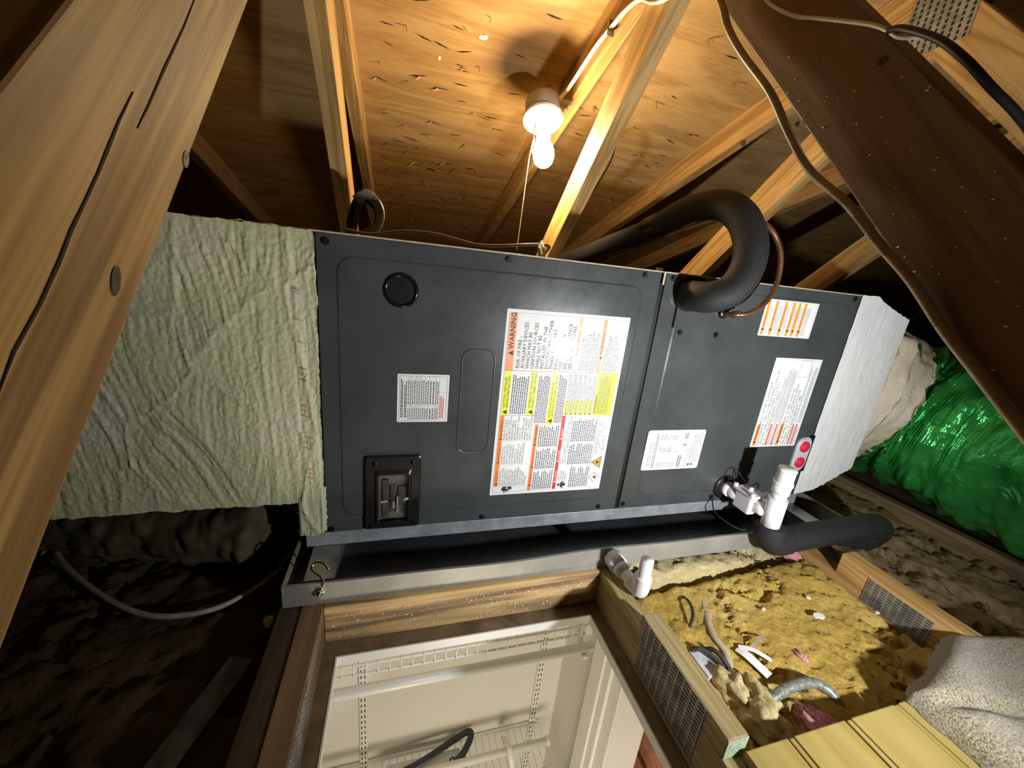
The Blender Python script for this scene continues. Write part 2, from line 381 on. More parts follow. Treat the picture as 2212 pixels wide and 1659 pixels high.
def gusset(name, corner, du, dv, nu, nv, parent, thick=0.0015):
    """toothed truss plate: punched slots in staggered rows; corner + u*du + v*dv; slots along u"""
    c = Vector(corner); du, dv = Vector(du), Vector(dv); nrm = du.cross(dv).normalized(); bm = bmesh.new()
    def V(u, v, k=0.0): return bm.verts.new(c+du*u+dv*v+nrm*k)
    for i in range(nu):
        for j in range(nv):
            u0, u1 = i/nu, (i+1)/nu; v0, v1 = j/nv, (j+1)/nv; hu, hv = u1-u0, v1-v0
            o = [V(u0, v0), V(u1, v0), V(u1, v1), V(u0, v1)]
            s = [(u0+hu*.14, v0+hv*.30), (u1-hu*.14, v0+hv*.30), (u1-hu*.14, v1-hv*.30), (u0+hu*.14, v1-hv*.30)]
            q = [V(*p) for p in s]; d = [V(*p, k=-thick*0.9) for p in s]
            for k in range(4):
                bm.faces.new((o[k], o[(k+1) % 4], q[(k+1) % 4], q[k]))
                bm.faces.new((q[k], q[(k+1) % 4], d[(k+1) % 4], d[k]))
            f = bm.faces.new(d); f.material_index = 1
    b = [V(0, 0), V(1, 0), V(1, 1), V(0, 1)]; l = [V(0, 0, -thick), V(1, 0, -thick), V(1, 1, -thick), V(0, 1, -thick)]
    for k in range(4): bm.faces.new((b[k], l[k], l[(k+1) % 4], b[(k+1) % 4]))
    return link(bm_mesh(bm), name, ['gusset', 'slot_dark'], parent)

# ------------------------------------------------------------------ roof deck (ceiling of the attic)
SL = 0.283
def deck_z(y): return 0.61-SL*(y-1.1)
dn = Vector((0, -SL, -1)).normalized()                     # downward normal of the deck
ceiling = bpy.data.objects.new('ceiling', None); COL.objects.link(ceiling); ceiling.location = (0, 1.1, 0.61)
struct(ceiling); ceiling['label'] = 'plywood roof decking sloping down behind the air handler'
CA = math.hypot(1, SL)
sheet_rows = [(-1.85, -0.55), (-0.55, 0.672), (0.672, 1.90), (1.90, 3.13), (3.13, 4.35)]
sheets = []
for r, (ya, yb) in enumerate(sheet_rows):
    off = -3.794 if r % 2 else -4.404
    for c in range(4):
        xa = off+c*2.44; xb = xa+2.44
        bm = bmesh.new(); L = (yb-ya)*CA
        box_bm(bm, 0.0015, xb-xa-0.0015, 0.0015, L-0.0015, 0.0, 0.012)
        me = bm_mesh(bm); me.materials.append(MATS['plywood'])
        o = bpy.data.objects.new('plywood_sheet', me); COL.objects.link(o)
        a = -math.atan(SL)
        o.matrix_basis = Matrix.Translation((xa, ya, deck_z(ya))) @ Matrix.Rotation(a, 4, 'X')
        o.parent = ceiling; o.matrix_parent_inverse = PINV(ceiling)
        sheets.append((xa, xb, ya, yb, o))
def on_sheet(x, y):
    for s in sheets:
        if s[0] <= x < s[1] and s[2] <= y < s[3]: return s[4]
    return ceiling
nbm = bmesh.new(); tube_bm(nbm, [(0, 0, 0.003), (0, 0, -0.016), (0, 0, -0.021)], 0.0017, n=6, spline=False, rfun=lambda t: 0.0017 if t < 0.7 else 0.0003)
nail_me = bm_mesh(nbm); nail_me.materials.append(MATS['brass'])
sb = bmesh.new()
vs = [sb.verts.new(v) for v in ((-0.022, -0.002, 0.001), (-0.022, 0.003, 0.001), (0.006, 0.004, -0.001), (0.020, 0.0, -0.012), (0.004, -0.004, -0.001))]
sb.faces.new(vs[:3]+[vs[4]]); sb.faces.new((vs[2], vs[3], vs[4]))
ex = bmesh.ops.extrude_face_region(sb, geom=list(sb.faces)); bmesh.ops.translate(sb, verts=[v for v in ex['geom'] if isinstance(v, bmesh.types.BMVert)], vec=(0, 0, 0.0016))
bmesh.ops.recalc_face_normals(sb, faces=sb.faces); spl_me = bm_mesh(sb); spl_me.materials.append(MATS['pine'])
sb = bmesh.new()
for (x0, x1, w) in ((-0.02, 0.012, 0.0022), (-0.008, 0.02, 0.0016)):
    q = [sb.verts.new(v) for v in ((x0, -w*.2, -0.0008), ((x0+x1)/2, -w, -0.0008), (x1, 0, -0.0008), ((x0+x1)/2, w, -0.0008))]; sb.faces.new(list(reversed(q)))
gou_me = bm_mesh(sb); gou_me.materials.append(MATS['crack_dark'])
def stick(me, name, x, y, rz, s):
    o = bpy.data.objects.new(name, me); COL.objects.link(o)
    o.matrix_basis = Matrix.Translation((x, y, deck_z(y))) @ Matrix.Rotation(-math.atan(SL), 4, 'X') @ Matrix.Rotation(rz, 4, 'Z') @ Matrix.Diagonal((s, s, s, 1))
    p = on_sheet(x, y); o.parent = p; o.matrix_parent_inverse = PINV(p)
rn = random.Random(3)
for i in range(120):
    x = rn.uniform(-0.09, 0.44) if i % 3 else rn.uniform(0.52, 1.05); y = rn.uniform(0.98, 2.5)
    s = rn.uniform(0.7, 1.5)
    stick(gou_me, 'gouge', x, y, rn.uniform(-0.35, 0.35), s)
    if i % 2: stick(spl_me, 'splinter', x+rn.uniform(-.01, .01), y+rn.uniform(-.006, .006), rn.choice((0, math.pi))+rn.uniform(-.5, .5), s*rn.uniform(.6, 1.0))
for i in range(26):
    col = (-0.06, 0.0, 0.21)[i % 3]+rn.uniform(-.012, .012)
    stick(nail_me, 'nail', col, 1.02+0.06*i+rn.uniform(-.02, .02), 0, rn.uniform(.7, 1.2))
for i in range(18):
    stick(nail_me, 'nail', rn.choice((0.60, 0.78, 0.95))+rn.uniform(-.03, .03), rn.uniform(1.0, 2.0), 0, rn.uniform(.7, 1.2))
pb = bmesh.new(); box_bm(pb, -0.02, 0.02, -0.008, 0.008, -0.002, 0.002)
hc = bm_mesh(pb); hc.materials.append(MATS['galvanized']); stick(hc, 'panel_clip', 0.113, 1.895, 0, 0.9)
def scrap_shape(s, seed, n=9, t=0.0015):
    r_ = random.Random(seed); bm = bmesh.new()
    lo = [bm.verts.new((math.cos(2*math.pi*k/n)*s*r_.uniform(.5, 1), math.sin(2*math.pi*k/n)*s*r_.uniform(.3, .7), -t)) for k in range(n)]
    bm.faces.new(lo); ex = bmesh.ops.extrude_face_region(bm, geom=list(bm.faces)); bmesh.ops.translate(bm, verts=[v for v in ex['geom'] if isinstance(v, bmesh.types.BMVert)], vec=(0, 0, t))
    bmesh.ops.recalc_face_normals(bm, faces=bm.faces); return bm_mesh(bm)
me = scrap_shape(0.016, 4); me.materials.append(MATS['paper']); stick(me, 'paper_scrap', 0.195, 1.216, 0.2, 1.0)
me = scrap_shape(0.010, 9); me.materials.append(MATS['paper']); stick(me, 'paper_scrap', 0.091, 1.315, 1.4, 1.0)

# ------------------------------------------------------------------ roof trusses
CZ0, CZ1 = -0.732, -0.643                                   # bottom chords
UA = math.atan(0.92)                                        # slope of the far webs
def make_truss(x0, label, near, far, chord, bottom, plates=True, block=True, q=(0.393, 0.2365)):
    t = thing('roof_truss', (x0+0.019, 0.5, CZ0), label, 'truss', 'roof trusses')
    # top chord right under the deck
    def c(y): return deck_z(y)-0.0445*CA-0.0005
    member('top_chord', -1.8, c(-1.8), 4.0, c(4.0), x0, chord, t)
    member('bottom_chord', -2.2, (CZ0+CZ1)/2, 3.9, (CZ0+CZ1)/2, x0, bottom, t)
    # far web: upper edge .677y+.736z=.972, lower edge .884
    w = Vector((0.677, 0.736)); d = Vector((0.736, -0.677)); mid = 0.9275
    p = w*mid; s0 = (0.745-p.x)/d.x; s1 = (CZ1-p.y)/d.y
    member('web', p.x+d.x*s0, p.y+d.y*s0, p.x+d.x*s1, p.y+d.y*s1, x0, far, t)
    # near web: rises away from the camera
    q = Vector(q); e = Vector((0.682, 0.731)); s0 = (CZ1-0.02-q.y)/e.y; s1 = (0.700-q.x)/e.x
    wb = member('web', q.x+e.x*s0, q.y+e.y*s0, q.x+e.x*s1, q.y+e.y*s1, x0, near, t)
    if plates:
        for s, xx in ((-1, x0-0.0016), (1, x0+0.0396)):
            if s < 0: gusset('gusset_plate', (xx, 0.666, 0.535), (0, 0.0, 0.125), (0, 0.121, 0.0), 12, 9, t)
            else: gusset('gusset_plate', (xx, 0.666, 0.535), (0, 0.121, 0), (0, 0, 0.125), 9, 12, t)
    if block:
        if x0 > 0.9:
            member('splice_block', 0.268, CZ1+0.028, 0.536, CZ1+0.028, x0, 'pine', t, depth=0.056)
            member('sister_chord', -0.4, (CZ0+CZ1)/2, 1.6, (CZ0+CZ1)/2, x0+0.0385, 'pine_shaded', t)
        else: member('splice_block', 0.268, CZ1+0.019, 0.480, CZ1+0.019, x0, 'pine_treated', t, depth=0.038)
    return t, wb
T1X, T2X, T3X, T4X, T0X = -0.168, 0.457, 1.067, 1.677, -0.778
T0, _ = make_truss(T0X, 'shadowed pine truss at far left, behind the big foreground web', 'pine_shaded', 'pine_shaded', 'pine_shaded', 'pine_old', False, False)
T1, T1web = make_truss(T1X, 'pine truss whose cracked web fills the left foreground, left of the hatch', 'pine_near', 'pine', 'pine', 'pine_shaded', True, False, (0.277, 0.0676))  # bottom chord takes the darker pine in place of shade on it
T2, T2web = make_truss(T2X, 'pine truss carrying the bulb, its shaded dark brown web crossing the upper right', 'pine_shaded', 'pine', 'pine', 'pine_treated', True, True)  # near web's shade is put into its wood colour
T3, _ = make_truss(T3X, 'orange pine truss with plated joint in the top right corner', 'pine', 'pine', 'pine', 'pine', True, True)
T4, _ = make_truss(T4X, 'pine truss farthest right, behind the white plenum and green duct', 'pine', 'pine', 'pine', 'pine_old', False, False)
# end grain of the treated block on the hatch's right truss
box('block_end', (T2X+0.0005, T2X+0.0375, 0.2665, 0.2678, CZ1+0.001, CZ1+0.0365), 'treated_end', T2)
# plates that tie block and chord together
gusset('gusset_plate', (T2X-0.0016, 0.468, -0.717), (0, -0.159, 0), (0, 0, 0.112), 10, 15, T2)
gusset('gusset_plate', (T1X+0.0396, 0.250, -0.715), (0, 0.250, 0), (0, 0, 0.070), 24, 6, T1)
gusset('gusset_plate', (T3X-0.0016, 0.471, -0.664), (0, -0.121, 0), (0, 0, 0.060), 9, 9, T3)
# crack and knots in the big web on the left
def strip_yz(name, pts, w, x, mat, parent):
    bm = bmesh.new(); P = [Vector((x, a*KS, b*KS)) for a, b in pts]; L = []
    for i, p in enumerate(P):
        t = (P[min(i+1, len(P)-1)]-P[max(i-1, 0)]).normalized(); nn = Vector((0, -t.z, t.y)); ww = w*(0.25 if i in (0, len(P)-1) else random.Random(i).uniform(.7, 1.2))
        L.append((bm.verts.new(p+nn*ww), bm.verts.new(p-nn*ww), bm.verts.new(p+Vector((-0.004, 0, 0)))))
    for a, b in zip(L, L[1:]): bm.faces.new((a[0], b[0], b[1], a[1])); bm.faces.new((a[0], a[2], b[2], b[0])); bm.faces.new((a[1], b[1], b[2], a[2]))
    return link(bm_mesh(bm), name, mat, parent)
XF = T1X+0.038+0.0004; KS = 0.1296/0.128
strip_yz('crack', [(0.346, 0.142), (0.327, 0.119), (0.298, 0.087), (0.277, 0.063), (0.264, 0.049)], 0.0006, XF, 'crack_dark', T1web)
strip_yz('crack', [(0.265, 0.065), (0.25, 0.048), (0.238, 0.033), (0.23, 0.023), (0.217, 0.008), (0.208, -0.002), (0.198, -0.015), (0.185, -0.03), (0.171, -0.044), (0.162, -0.056)], 0.0007, XF, 'crack_dark', T1web)
def knot(y, z, ry, rz_, rot, x, parent, sx=1):
    bm = bmesh.new(); n = 14
    rings = []
    for s, h in ((1.0, 0.0), (0.8, 0.0002), (0.45, -0.0002)):
        rings.append([bm.verts.new((x+sx*h, y+s*(ry*math.cos(2*math.pi*k/n)*math.cos(rot)-rz_*math.sin(2*math.pi*k/n)*math.sin(rot)), z+s*(ry*math.cos(2*math.pi*k/n)*math.sin(rot)+rz_*math.sin(2*math.pi*k/n)*math.cos(rot)))) for k in range(n)])
    for a, b in zip(rings, rings[1:]):
        for k in range(n): bm.faces.new((a[k], a[(k+1) % n], b[(k+1) % n], b[k]))
    bm.faces.new(rings[-1]); bmesh.ops.recalc_face_normals(bm, faces=bm.faces)
    link(smooth(bm_mesh(bm)), 'knot', 'knot', parent)
knot(0.231, -0.0235, 0.0075, 0.0032, 1.15, XF, T1web); knot(0.314, 0.0455, 0.006, 0.0032, 1.0, XF, T1web)
knot(T3X and 1.19, 0.475, 0.012, 0.009, 0.5, T3X-0.0005, T3, -1)
rr = random.Random(21); hb = bmesh.new()
for i in range(90):
    a = rr.uniform(-0.36, 0.30); w_ = rr.uniform(-0.042, 0.042); y = 0.393+0.682*a-0.731*w_; z = 0.2365+0.731*a+0.682*w_; l = rr.uniform(.0006, .002); th = rr.uniform(0, 3)
    hb.faces.new([hb.verts.new((T2X-0.0004-0.0006*math.sin(k), y+math.cos(th+k)*l, z+math.sin(th+k)*l*.5)) for k in (4.7, 3.1, 1.6, 0)])
fk = link(bm_mesh(hb), 'dust_flecks', 'cord_white', T2web); fk['kind'] = 'stuff'
knot(0.43, 0.205, 0.004, 0.003, 0.8, T2X-0.0004, T2web, -1); knot(0.351, 0.238, 0.005, 0.004, 0.2, T2X-0.0004, T2web, -1)
# sister board against the left truss and header closing the hatch at the pan
o = plank('sister_board', (T1X-0.020, -0.6, -0.690), (T1X-0.020, 1.9, -0.690), 0.038, 0.089, 'board_shaded')
tag(o, 'shade-darkened board lying against the left side of the hatch', 'board')
hd = plank('hatch_header', (-0.1295, 0.652, -0.6876), (0.4565, 0.652, -0.6876), 0.038, 0.089, 'pine_header')
tag(hd, 'stained wooden header closing the hatch under the drain pan', 'lumber')
rr = random.Random(11); hb = bmesh.new()
for i in range(420):
    u = rr.random(); x = -0.12+0.57*u; zc = -0.66-0.065*rr.random()
    if rr.random() > (0.35+0.75*u if u > 0.5 else 0.55-abs(u-.18)): continue
    l = rr.uniform(.0012, .0035); a = rr.uniform(0, 3.14); h = rr.uniform(.0003, .001)
    q = [hb.verts.new((x+math.cos(a+k)*l*s, 0.6328-h*hh, zc+math.sin(a+k)*l*s)) for k, s, hh in ((0, 1, 1), (1.57, .35, 2), (3.14, 1, 1), (4.71, .35, 0))]
    f = hb.faces.new(q)
bmesh.ops.recalc_face_normals(hb, faces=hb.faces)
fl = link(bm_mesh(hb), 'foam_specks', 'paper', hd); fl['kind'] = 'stuff'
# ------------------------------------------------------------------ drywall below the joists with the hatch hole, closet
HX0, HX1, HY0, HY1, DZ0, DZ1 = -0.106, 0.430, -0.95, 0.602, -0.748, -0.7325
floor = bpy.data.objects.new('floor', None); COL.objects.link(floor); floor.location = (0, 0.6, DZ1); struct(floor)
floor['label'] = 'drywall under the joists, cut out around the attic hatch'
for b in ((-2.5, HX0, -2.0, 3.6), (HX1, 3.5, -2.0, 3.6), (HX0, HX1, HY1, 3.6), (HX0, HX1, -2.0, HY0)):
    box('drywall_panel', (b[0], b[1], b[2], b[3], DZ0+0.0015, DZ1), 'drywall_dirty', floor)
    box('ceiling_paint', (b[0], b[1], b[2], b[3], DZ0, DZ0+0.0015), 'trim_paint', floor)
# painted edge of the hole
for b in ((HX0, HX1, HY1-0.003, HY1, DZ0-0.004, DZ1+0.001), (HX0, HX0+0.003, HY0, HY1-0.003, DZ0-0.004, DZ1+0.001), (HX1-0.003, HX1, HY0, HY1-0.003, DZ0-0.004, DZ1+0.001)):
    box('cut_edge', b, 'trim_paint', floor)
# closet
WB = 0.985
struct(box('wall_back', (-1.0, 0.62, WB, WB+0.1, -3.2, DZ0), 'closet_paint'))
struct(box('wall_right', (0.62, 0.72, 0.79, WB, -3.2, DZ0), 'closet_paint'))
struct(box('wall_left', (-1.1, -1.0, -1.2, WB, -3.2, DZ0), 'closet_paint'))
# door casing on the right: flat board, bead, jamb
bm = bmesh.new()
box_bm(bm, 0.604, 0.74, 0.735, 0.792, -3.2, DZ0, 0.003); box_bm(bm, 0.612, 0.74, 0.705, 0.735, -3.2, DZ0, 0.004); box_bm(bm, 0.622, 0.745, 0.66, 0.705, -3.2, DZ0, 0.003)
struct(link(bm_mesh(bm), 'trim_1', 'trim_paint'))
tb = thing('brick_stack', (0.86, 0.62, -1.30), 'reddish brown bricks seen past the closet door casing', 'bricks')
for i in range(4):
    for j in range(2): box('brick', (0.80+0.012*(i % 2), 1.0, 0.42+0.16*j, 0.57+0.16*j, -1.60+0.072*i, -1.535+0.072*i), 'terracotta', tb, 0.004)
# slotted standards on the back wall
def standard(x, label):
    s = thing('shelf_standard', (x, WB, -2.4), label, 'shelf standard', 'slotted shelf standards')
    bm = bmesh.new(); box_bm(bm, x-0.0125, x+0.0125, WB-0.010, WB-0.0002, -2.4, -0.80, 0.002); link(bm_mesh(bm), 'channel', 'trim_paint', s)
    bm = bmesh.new(); z = -0.86
    while z > -2.0:
        for dx in (-0.0055, 0.0055): box_bm(bm, x+dx-0.0016, x+dx+0.0016, WB-0.0108, WB-0.0099, z-0.006, z+0.006)
        z -= 0.0254
    o = link(bm_mesh(bm), 'slots', 'slot_dark', s); o['kind'] = 'stuff'
standard(-0.094, 'white slotted shelf standard on the left of the closet wall')
standard(0.530, 'white slotted shelf standard beside the closet corner on the right')
def wire(name, p0, p1, r, parent): return cyl(name, p0, p1, r, 'wire_white', parent, n=8)
# upper wire shelf and its rod
sh = thing('wire_shelf', (0.2, 0.83, -0.88), 'upper white wire closet shelf just under the hatch', 'wire shelf', 'white wire closet shelves')
for (y, z, r) in ((0.690, -0.875, 0.003), (0.690, -0.9035, 0.003), (0.84, -0.8785, 0.0025), (0.97, -0.8785, 0.003)): wire('rail', (-0.75, y, z), (0.565, y, z), r, sh)
bm = bmesh.new(); tube_bm(bm, [(0, 0.972, -0.872), (0, 0.688, -0.872), (0, 0.6865, -0.876), (0, 0.6865, -0.904)], 0.0017, n=6, spline=False); bmesh.ops.recalc_face_normals(bm, faces=bm.faces); cw = bm_mesh(bm); cw.materials.append(MATS['wire_white'])
for i in range(50):
    o = bpy.data.objects.new('cross_wire', cw); COL.objects.link(o); o.location = (0.55-i*0.0254, 0, 0); o.parent = sh; o.matrix_parent_inverse = PINV(sh)
box('clip_label', (0.485, 0.505, 0.684, 0.6845, -0.90, -0.868), 'label_white', sh)
rd = thing('closet_rod', (0.2, 0.71, -0.985), 'upper white closet rod hanging below the first wire shelf', 'closet rod', 'white closet rods')
cyl('rod', (-0.75, 0.71, -0.982), (0.535, 0.71, -0.982), 0.0125, 'wire_white', rd)
tube('rod_support', [(0.505, 0.712, -0.880), (0.515, 0.760, -0.930), (0.512, 0.745, -0.985), (0.508, 0.712, -1.003), (0.505, 0.690, -0.990)], 0.005, 'wire_white', rd, flat=2.0)
# lower wire shelf, rod, hanger, papers
LZ = -1.70
s2 = thing('wire_shelf', (0.2, 0.82, LZ), 'lower white wire closet shelf holding papers and a hanger', 'wire shelf', 'white wire closet shelves')
for (y, z, r) in ((0.972, LZ, 0.003), (0.83, LZ-0.004, 0.0025), (0.66, LZ, 0.003), (0.655, LZ-0.03, 0.003)): wire('rail', (-0.75, y, z), (0.555, y, z), r, s2)
bm = bmesh.new(); tube_bm(bm, [(0, 0.972, LZ+0.005), (0, 0.66, LZ+0.005), (0, 0.657, LZ-0.03)], 0.0015, n=6, spline=False); bmesh.ops.recalc_face_normals(bm, faces=bm.faces); cw2 = bm_mesh(bm); cw2.materials.append(MATS['wire_white'])
for i in range(50):
    o = bpy.data.objects.new('cross_wire', cw2); COL.objects.link(o); o.location = (0.552-i*0.0254, 0, 0); o.parent = s2; o.matrix_parent_inverse = PINV(s2)
r2 = thing('closet_rod', (0.2, 0.873, -1.65), 'lower white closet rod crossing above the second wire shelf', 'closet rod', 'white closet rods')
cyl('rod', (-0.6, 0.873, -1.645), (0.545, 0.873, -1.64), 0.012, 'wire_white', r2); cyl('end_cap', (0.545, 0.873, -1.64), (0.553, 0.873, -1.64), 0.016, 'wire_white', r2)
tube('rod_support', [(0.40, 0.935, -1.675), (0.40, 0.90, -1.645), (0.40, 0.873, -1.622), (0.405, 0.846, -1.645), (0.41, 0.83, -1.69)], 0.006, 'wire_white', r2, flat=1.8)
hg = thing('clothes_hanger', (0.2, 0.88, LZ+0.03), 'dark plastic clothes hanger lying on the lower shelf', 'hanger')
tube('hanger_body', [(-0.02, 0.895, -1.672), (0.10, 0.918, -1.664), (0.235, 0.957, -1.648), (0.275, 0.965, -1.648), (0.275, 0.945, -1.65), (0.245, 0.912, -1.662), (0.212, 0.892, -1.668)], 0.0075, 'hanger', hg, flat=1.5)
tube('hanger_hook', [(0.222, 0.892, -1.662), (0.208, 0.902, -1.655), (0.196, 0.898, -1.655), (0.199, 0.888, -1.662)], 0.003, 'hanger', hg)
pp = thing('paper_stack', (0.12, 0.89, LZ+0.01), 'folded white papers lying under the hanger on the lower shelf', 'papers')
for i, (dx, dy, a) in enumerate(((0, 0, 0), (0.012, -0.008, .05), (-0.008, 0.004, -.03))):
    bm = bmesh.new(); box_bm(bm, -0.01+dx, 0.245+dx, 0.83+dy, 0.935+dy, LZ+0.0065+i*0.006, LZ+0.0120+i*0.006, 0.001); link(bm_mesh(bm), 'folded_sheet', 'paper', pp)
# ------------------------------------------------------------------ air handler
FY = 0.753
AH = thing('air_handler', (0.5, 1.03, -0.598), 'dark grey horizontal air handler with warning labels, standing in the drain pan', 'air handler')
bm = bmesh.new(); box_bm(bm, -0.18, 1.18, FY+0.006, 1.31, -0.598, 0.027, 0.002); link(bm_mesh(bm), 'cabinet', 'unit_paint', AH)
bm = bmesh.new(); box_bm(bm, -0.18, 1.18, FY-0.001, FY+0.005, -0.598, -0.566, 0.0008); link(bm_mesh(bm), 'base_rail', 'base_rail', AH)
bm = bmesh.new(); box_bm(bm, -0.18, 1.165, FY-0.0005, FY+0.02, 0.0295, 0.0325, 0.0005); link(bm_mesh(bm), 'top_flange', 'cable_tan', AH)
bm = bmesh.new(); box_bm(bm, -0.1445, -0.1410, FY+0.0005, FY+0.0058, -0.566, 0.029); link(bm_mesh(bm), 'gasket', 'black_plastic', AH)
def rounded(x0, x1, z0, z1, r, k=6):
    pts = []
    for cx, cz, a0 in ((x1-r, z1-r, 0), (x0+r, z1-r, 90), (x0+r, z0+r, 180), (x1-r, z0+r, 270)):
        for i in range(k+1):
            a = math.radians(a0+90*i/k); pts.append((cx+r*math.cos(a), cz+r*math.sin(a)))
    return pts
def loops_mesh(loops, cap_mat=0, cap=True):
    bm = bmesh.new(); R_ = [[bm.verts.new(p) for p in l] for l in loops]; n = len(R_[0])
    for a, b in zip(R_, R_[1:]):
        for k in range(n): bm.faces.new((a[k], a[(k+1) % n], b[(k+1) % n], b[k]))
    if cap: bm.faces.new(R_[-1])
    bmesh.ops.recalc_face_normals(bm, faces=bm.faces)
    return bm_mesh(bm)
def emboss_panel(name, x0, x1, z0, z1, ix0, ix1, iz0, iz1, ir=0.03, h=0.0016):
    o = rounded(x0, x1, z0, z1, 0.003); i1 = rounded(ix0, ix1, iz0, iz1, ir); i2 = rounded(ix0+.004, ix1-.004, iz0+.004, iz1-.004, ir-.003)
    L = [[(x, FY+0.006, z) for x, z in o], [(x, FY+0.0008, z) for x, z in o], [(x, FY, z) for x, z in rounded(x0+.001, x1-.001, z0+.001, z1-.001, 0.003)],
         [(x, FY, z) for x, z in i1], [(x, FY-h, z) for x, z in i2]]
    return link(loops_mesh(L), name, 'unit_paint', AH)
PA = emboss_panel('access_panel', -0.1405, 0.5445, -0.565, 0.029, -0.110, 0.507, -0.530, -0.003); PA['label'] = 'blower access panel'
PB = emboss_panel('access_panel', 0.557, 1.165, -0.565, 0.029, 0.602, 1.138, -0.532, 0.006); PB['label'] = 'coil access panel'
bm = bmesh.new(); box_bm(bm, 0.5445, 0.557, FY+0.004, FY+0.006, -0.565, 0.029); link(bm_mesh(bm), 'seam', 'black_plastic', AH)
EY = FY-0.0016                                              # raised faces of the panels
def bead(name, pts, w, h, y, mat, parent):
    P = [Vector((x, y, z)) for x, z in pts]; n = len(P); bm = bmesh.new(); R_ = []
    for i, p in enumerate(P):
        t = (P[(i+1) % n]-P[i-1]).normalized(); nn = Vector((-t.z, 0, t.x))
        R_.append([bm.verts.new(p+nn*w), bm.verts.new(p+nn*w*.4+Vector((0, -h, 0))), bm.verts.new(p-nn*w*.4+Vector((0, -h, 0))), bm.verts.new(p-nn*w)])
    for i in range(n):
        a, b = R_[i], R_[(i+1) % n]
        for k in range(3): bm.faces.new((a[k], b[k], b[k+1], a[k+1]))
    bmesh.ops.recalc_face_normals(bm, faces=bm.faces); return link(smooth(bm_mesh(bm)), name, mat, parent)
bead('embossed_grip', rounded(0.121, 0.189, -0.388, -0.160, 0.02), 0.0022, 0.0016, EY, 'unit_paint', AH)
# panel screws
bm = bmesh.new()
tube_bm(bm, [(0, 0, 0), (0, -0.0012, 0)], 0.0068, n=16); tube_bm(bm, [(0, -0.0012, 0), (0, -0.0042, 0)], 0.0046, n=6); box_bm(bm, -0.0035, 0.0035, -0.0046, -0.0042, -0.0005, 0.0005)
bmesh.ops.recalc_face_normals(bm, faces=bm.faces); scr = bm_mesh(bm); scr.materials.append(MATS['screw_metal'])
for x, z in ((-0.125, 0.016), (0.197, 0.020), (0.503, 0.020), (-0.132, -0.559), (0.192, -0.557), (0.495, -0.554), (0.567, -0.552), (0.575, 0.020), (0.66, 0.017), (0.860, 0.021), (1.140, 0.021), (0.622, -0.097), (0.725, -0.097), (0.851, -0.551)):
    o = bpy.data.objects.new('screw', scr); COL.objects.link(o); o.location = (x, FY if not -0.5 < z < 0 else EY, z); o.rotation_euler = (0, x*7, 0); o.parent = AH; o.matrix_parent_inverse = PINV(AH)
# round knockout plug
lathe('plug_ring', [(0.0315, 0.0), (0.0315, 0.0018), (0.0285, 0.0042), (0.0265, 0.0042), (0.0245, 0.0022), (0.0245, 0.0)], (0, EY, -0.0555), (0, -1, 0), 'black_gloss', AH, 40)
lathe('plug_face', [(0.0247, 0.0012), (0.012, 0.0012), (0.0, 0.0012)], (0, EY, -0.0555), (0, -1, 0), 'black_plastic', AH, 40)
# breaker cover with clear window
bx = (-0.0645, 0.048, -0.5625, -0.389)
o1 = rounded(bx[0], bx[1], bx[2], bx[3], 0.007); o2 = rounded(bx[0]+.003, bx[1]-.003, bx[2]+.003, bx[3]-.003, 0.006)
o3 = rounded(-0.046, 0.029, -0.556+.004, -0.424+.004, 0.006); o4 = rounded(-0.041, 0.026, -0.549, -0.428, 0.006); o5 = rounded(-0.0385, 0.0235, -0.5465, -0.4305, 0.005)
L = [[(x, EY, z) for x, z in o1], [(x, EY-0.005, z) for x, z in o1], [(x, EY-0.007, z) for x, z in o2], [(x, EY-0.007, z) for x, z in o3], [(x, EY-0.011, z) for x, z in o4], [(x, EY-0.011, z) for x, z in o5], [(x, EY-0.0045, z) for x, z in o5]]
cover = link(loops_mesh(L, cap=False), 'breaker_cover', 'black_plastic', AH); cover['label'] = 'black breaker cover with clear window'
wnd = grid_obj('window', 14, 20, lambda u, v: (-0.0385+0.062*u, EY-0.0100-0.0035*math.sin(math.pi*u)*math.sin(math.pi*v)+0.0012*fbm(u*3, v*4, 1), -0.5465+0.116*v), 'clear_window', cover)
box('back_plate', (-0.0385, 0.0235, EY-0.0008, EY-0.0002, -0.5465, -0.4305), 'breaker_grey', cover)
bm = bmesh.new()
for (x0, x1, z0, z1) in ((-0.030, -0.018, -0.54, -0.445), (-0.014, -0.004, -0.525, -0.46), (0.002, 0.020, -0.51, -0.462)): box_bm(bm, x0, x1, EY-0.005, EY-0.0008, z0, z1, 0.001)
link(bm_mesh(bm), 'breakers', 'dark_debris', cover)
bm = bmesh.new()
for (x0, x1, z0, z1) in ((-0.009, -0.005, -0.515, -0.500), (0.0, 0.003, -0.512, -0.488), (0.0, 0.003, -0.528, -0.516), (-0.034, -0.020, -0.500, -0.495)): box_bm(bm, x0, x1, EY-0.0066, EY-0.005, z0, z1, 0.0005)
link(bm_mesh(bm), 'toggles', 'port_grey', cover)
for x, z in ((-0.045, -0.405), (0.031, -0.404), (-0.052, -0.553), (0.037, -0.549)): lathe('cover_screw', [(0.0055, 0.0), (0.0055, 0.0015), (0.002, 0.001), (0, 0.0004)], (x, EY-0.0068, z), (0, -1, 0), 'black_gloss', cover, 14)
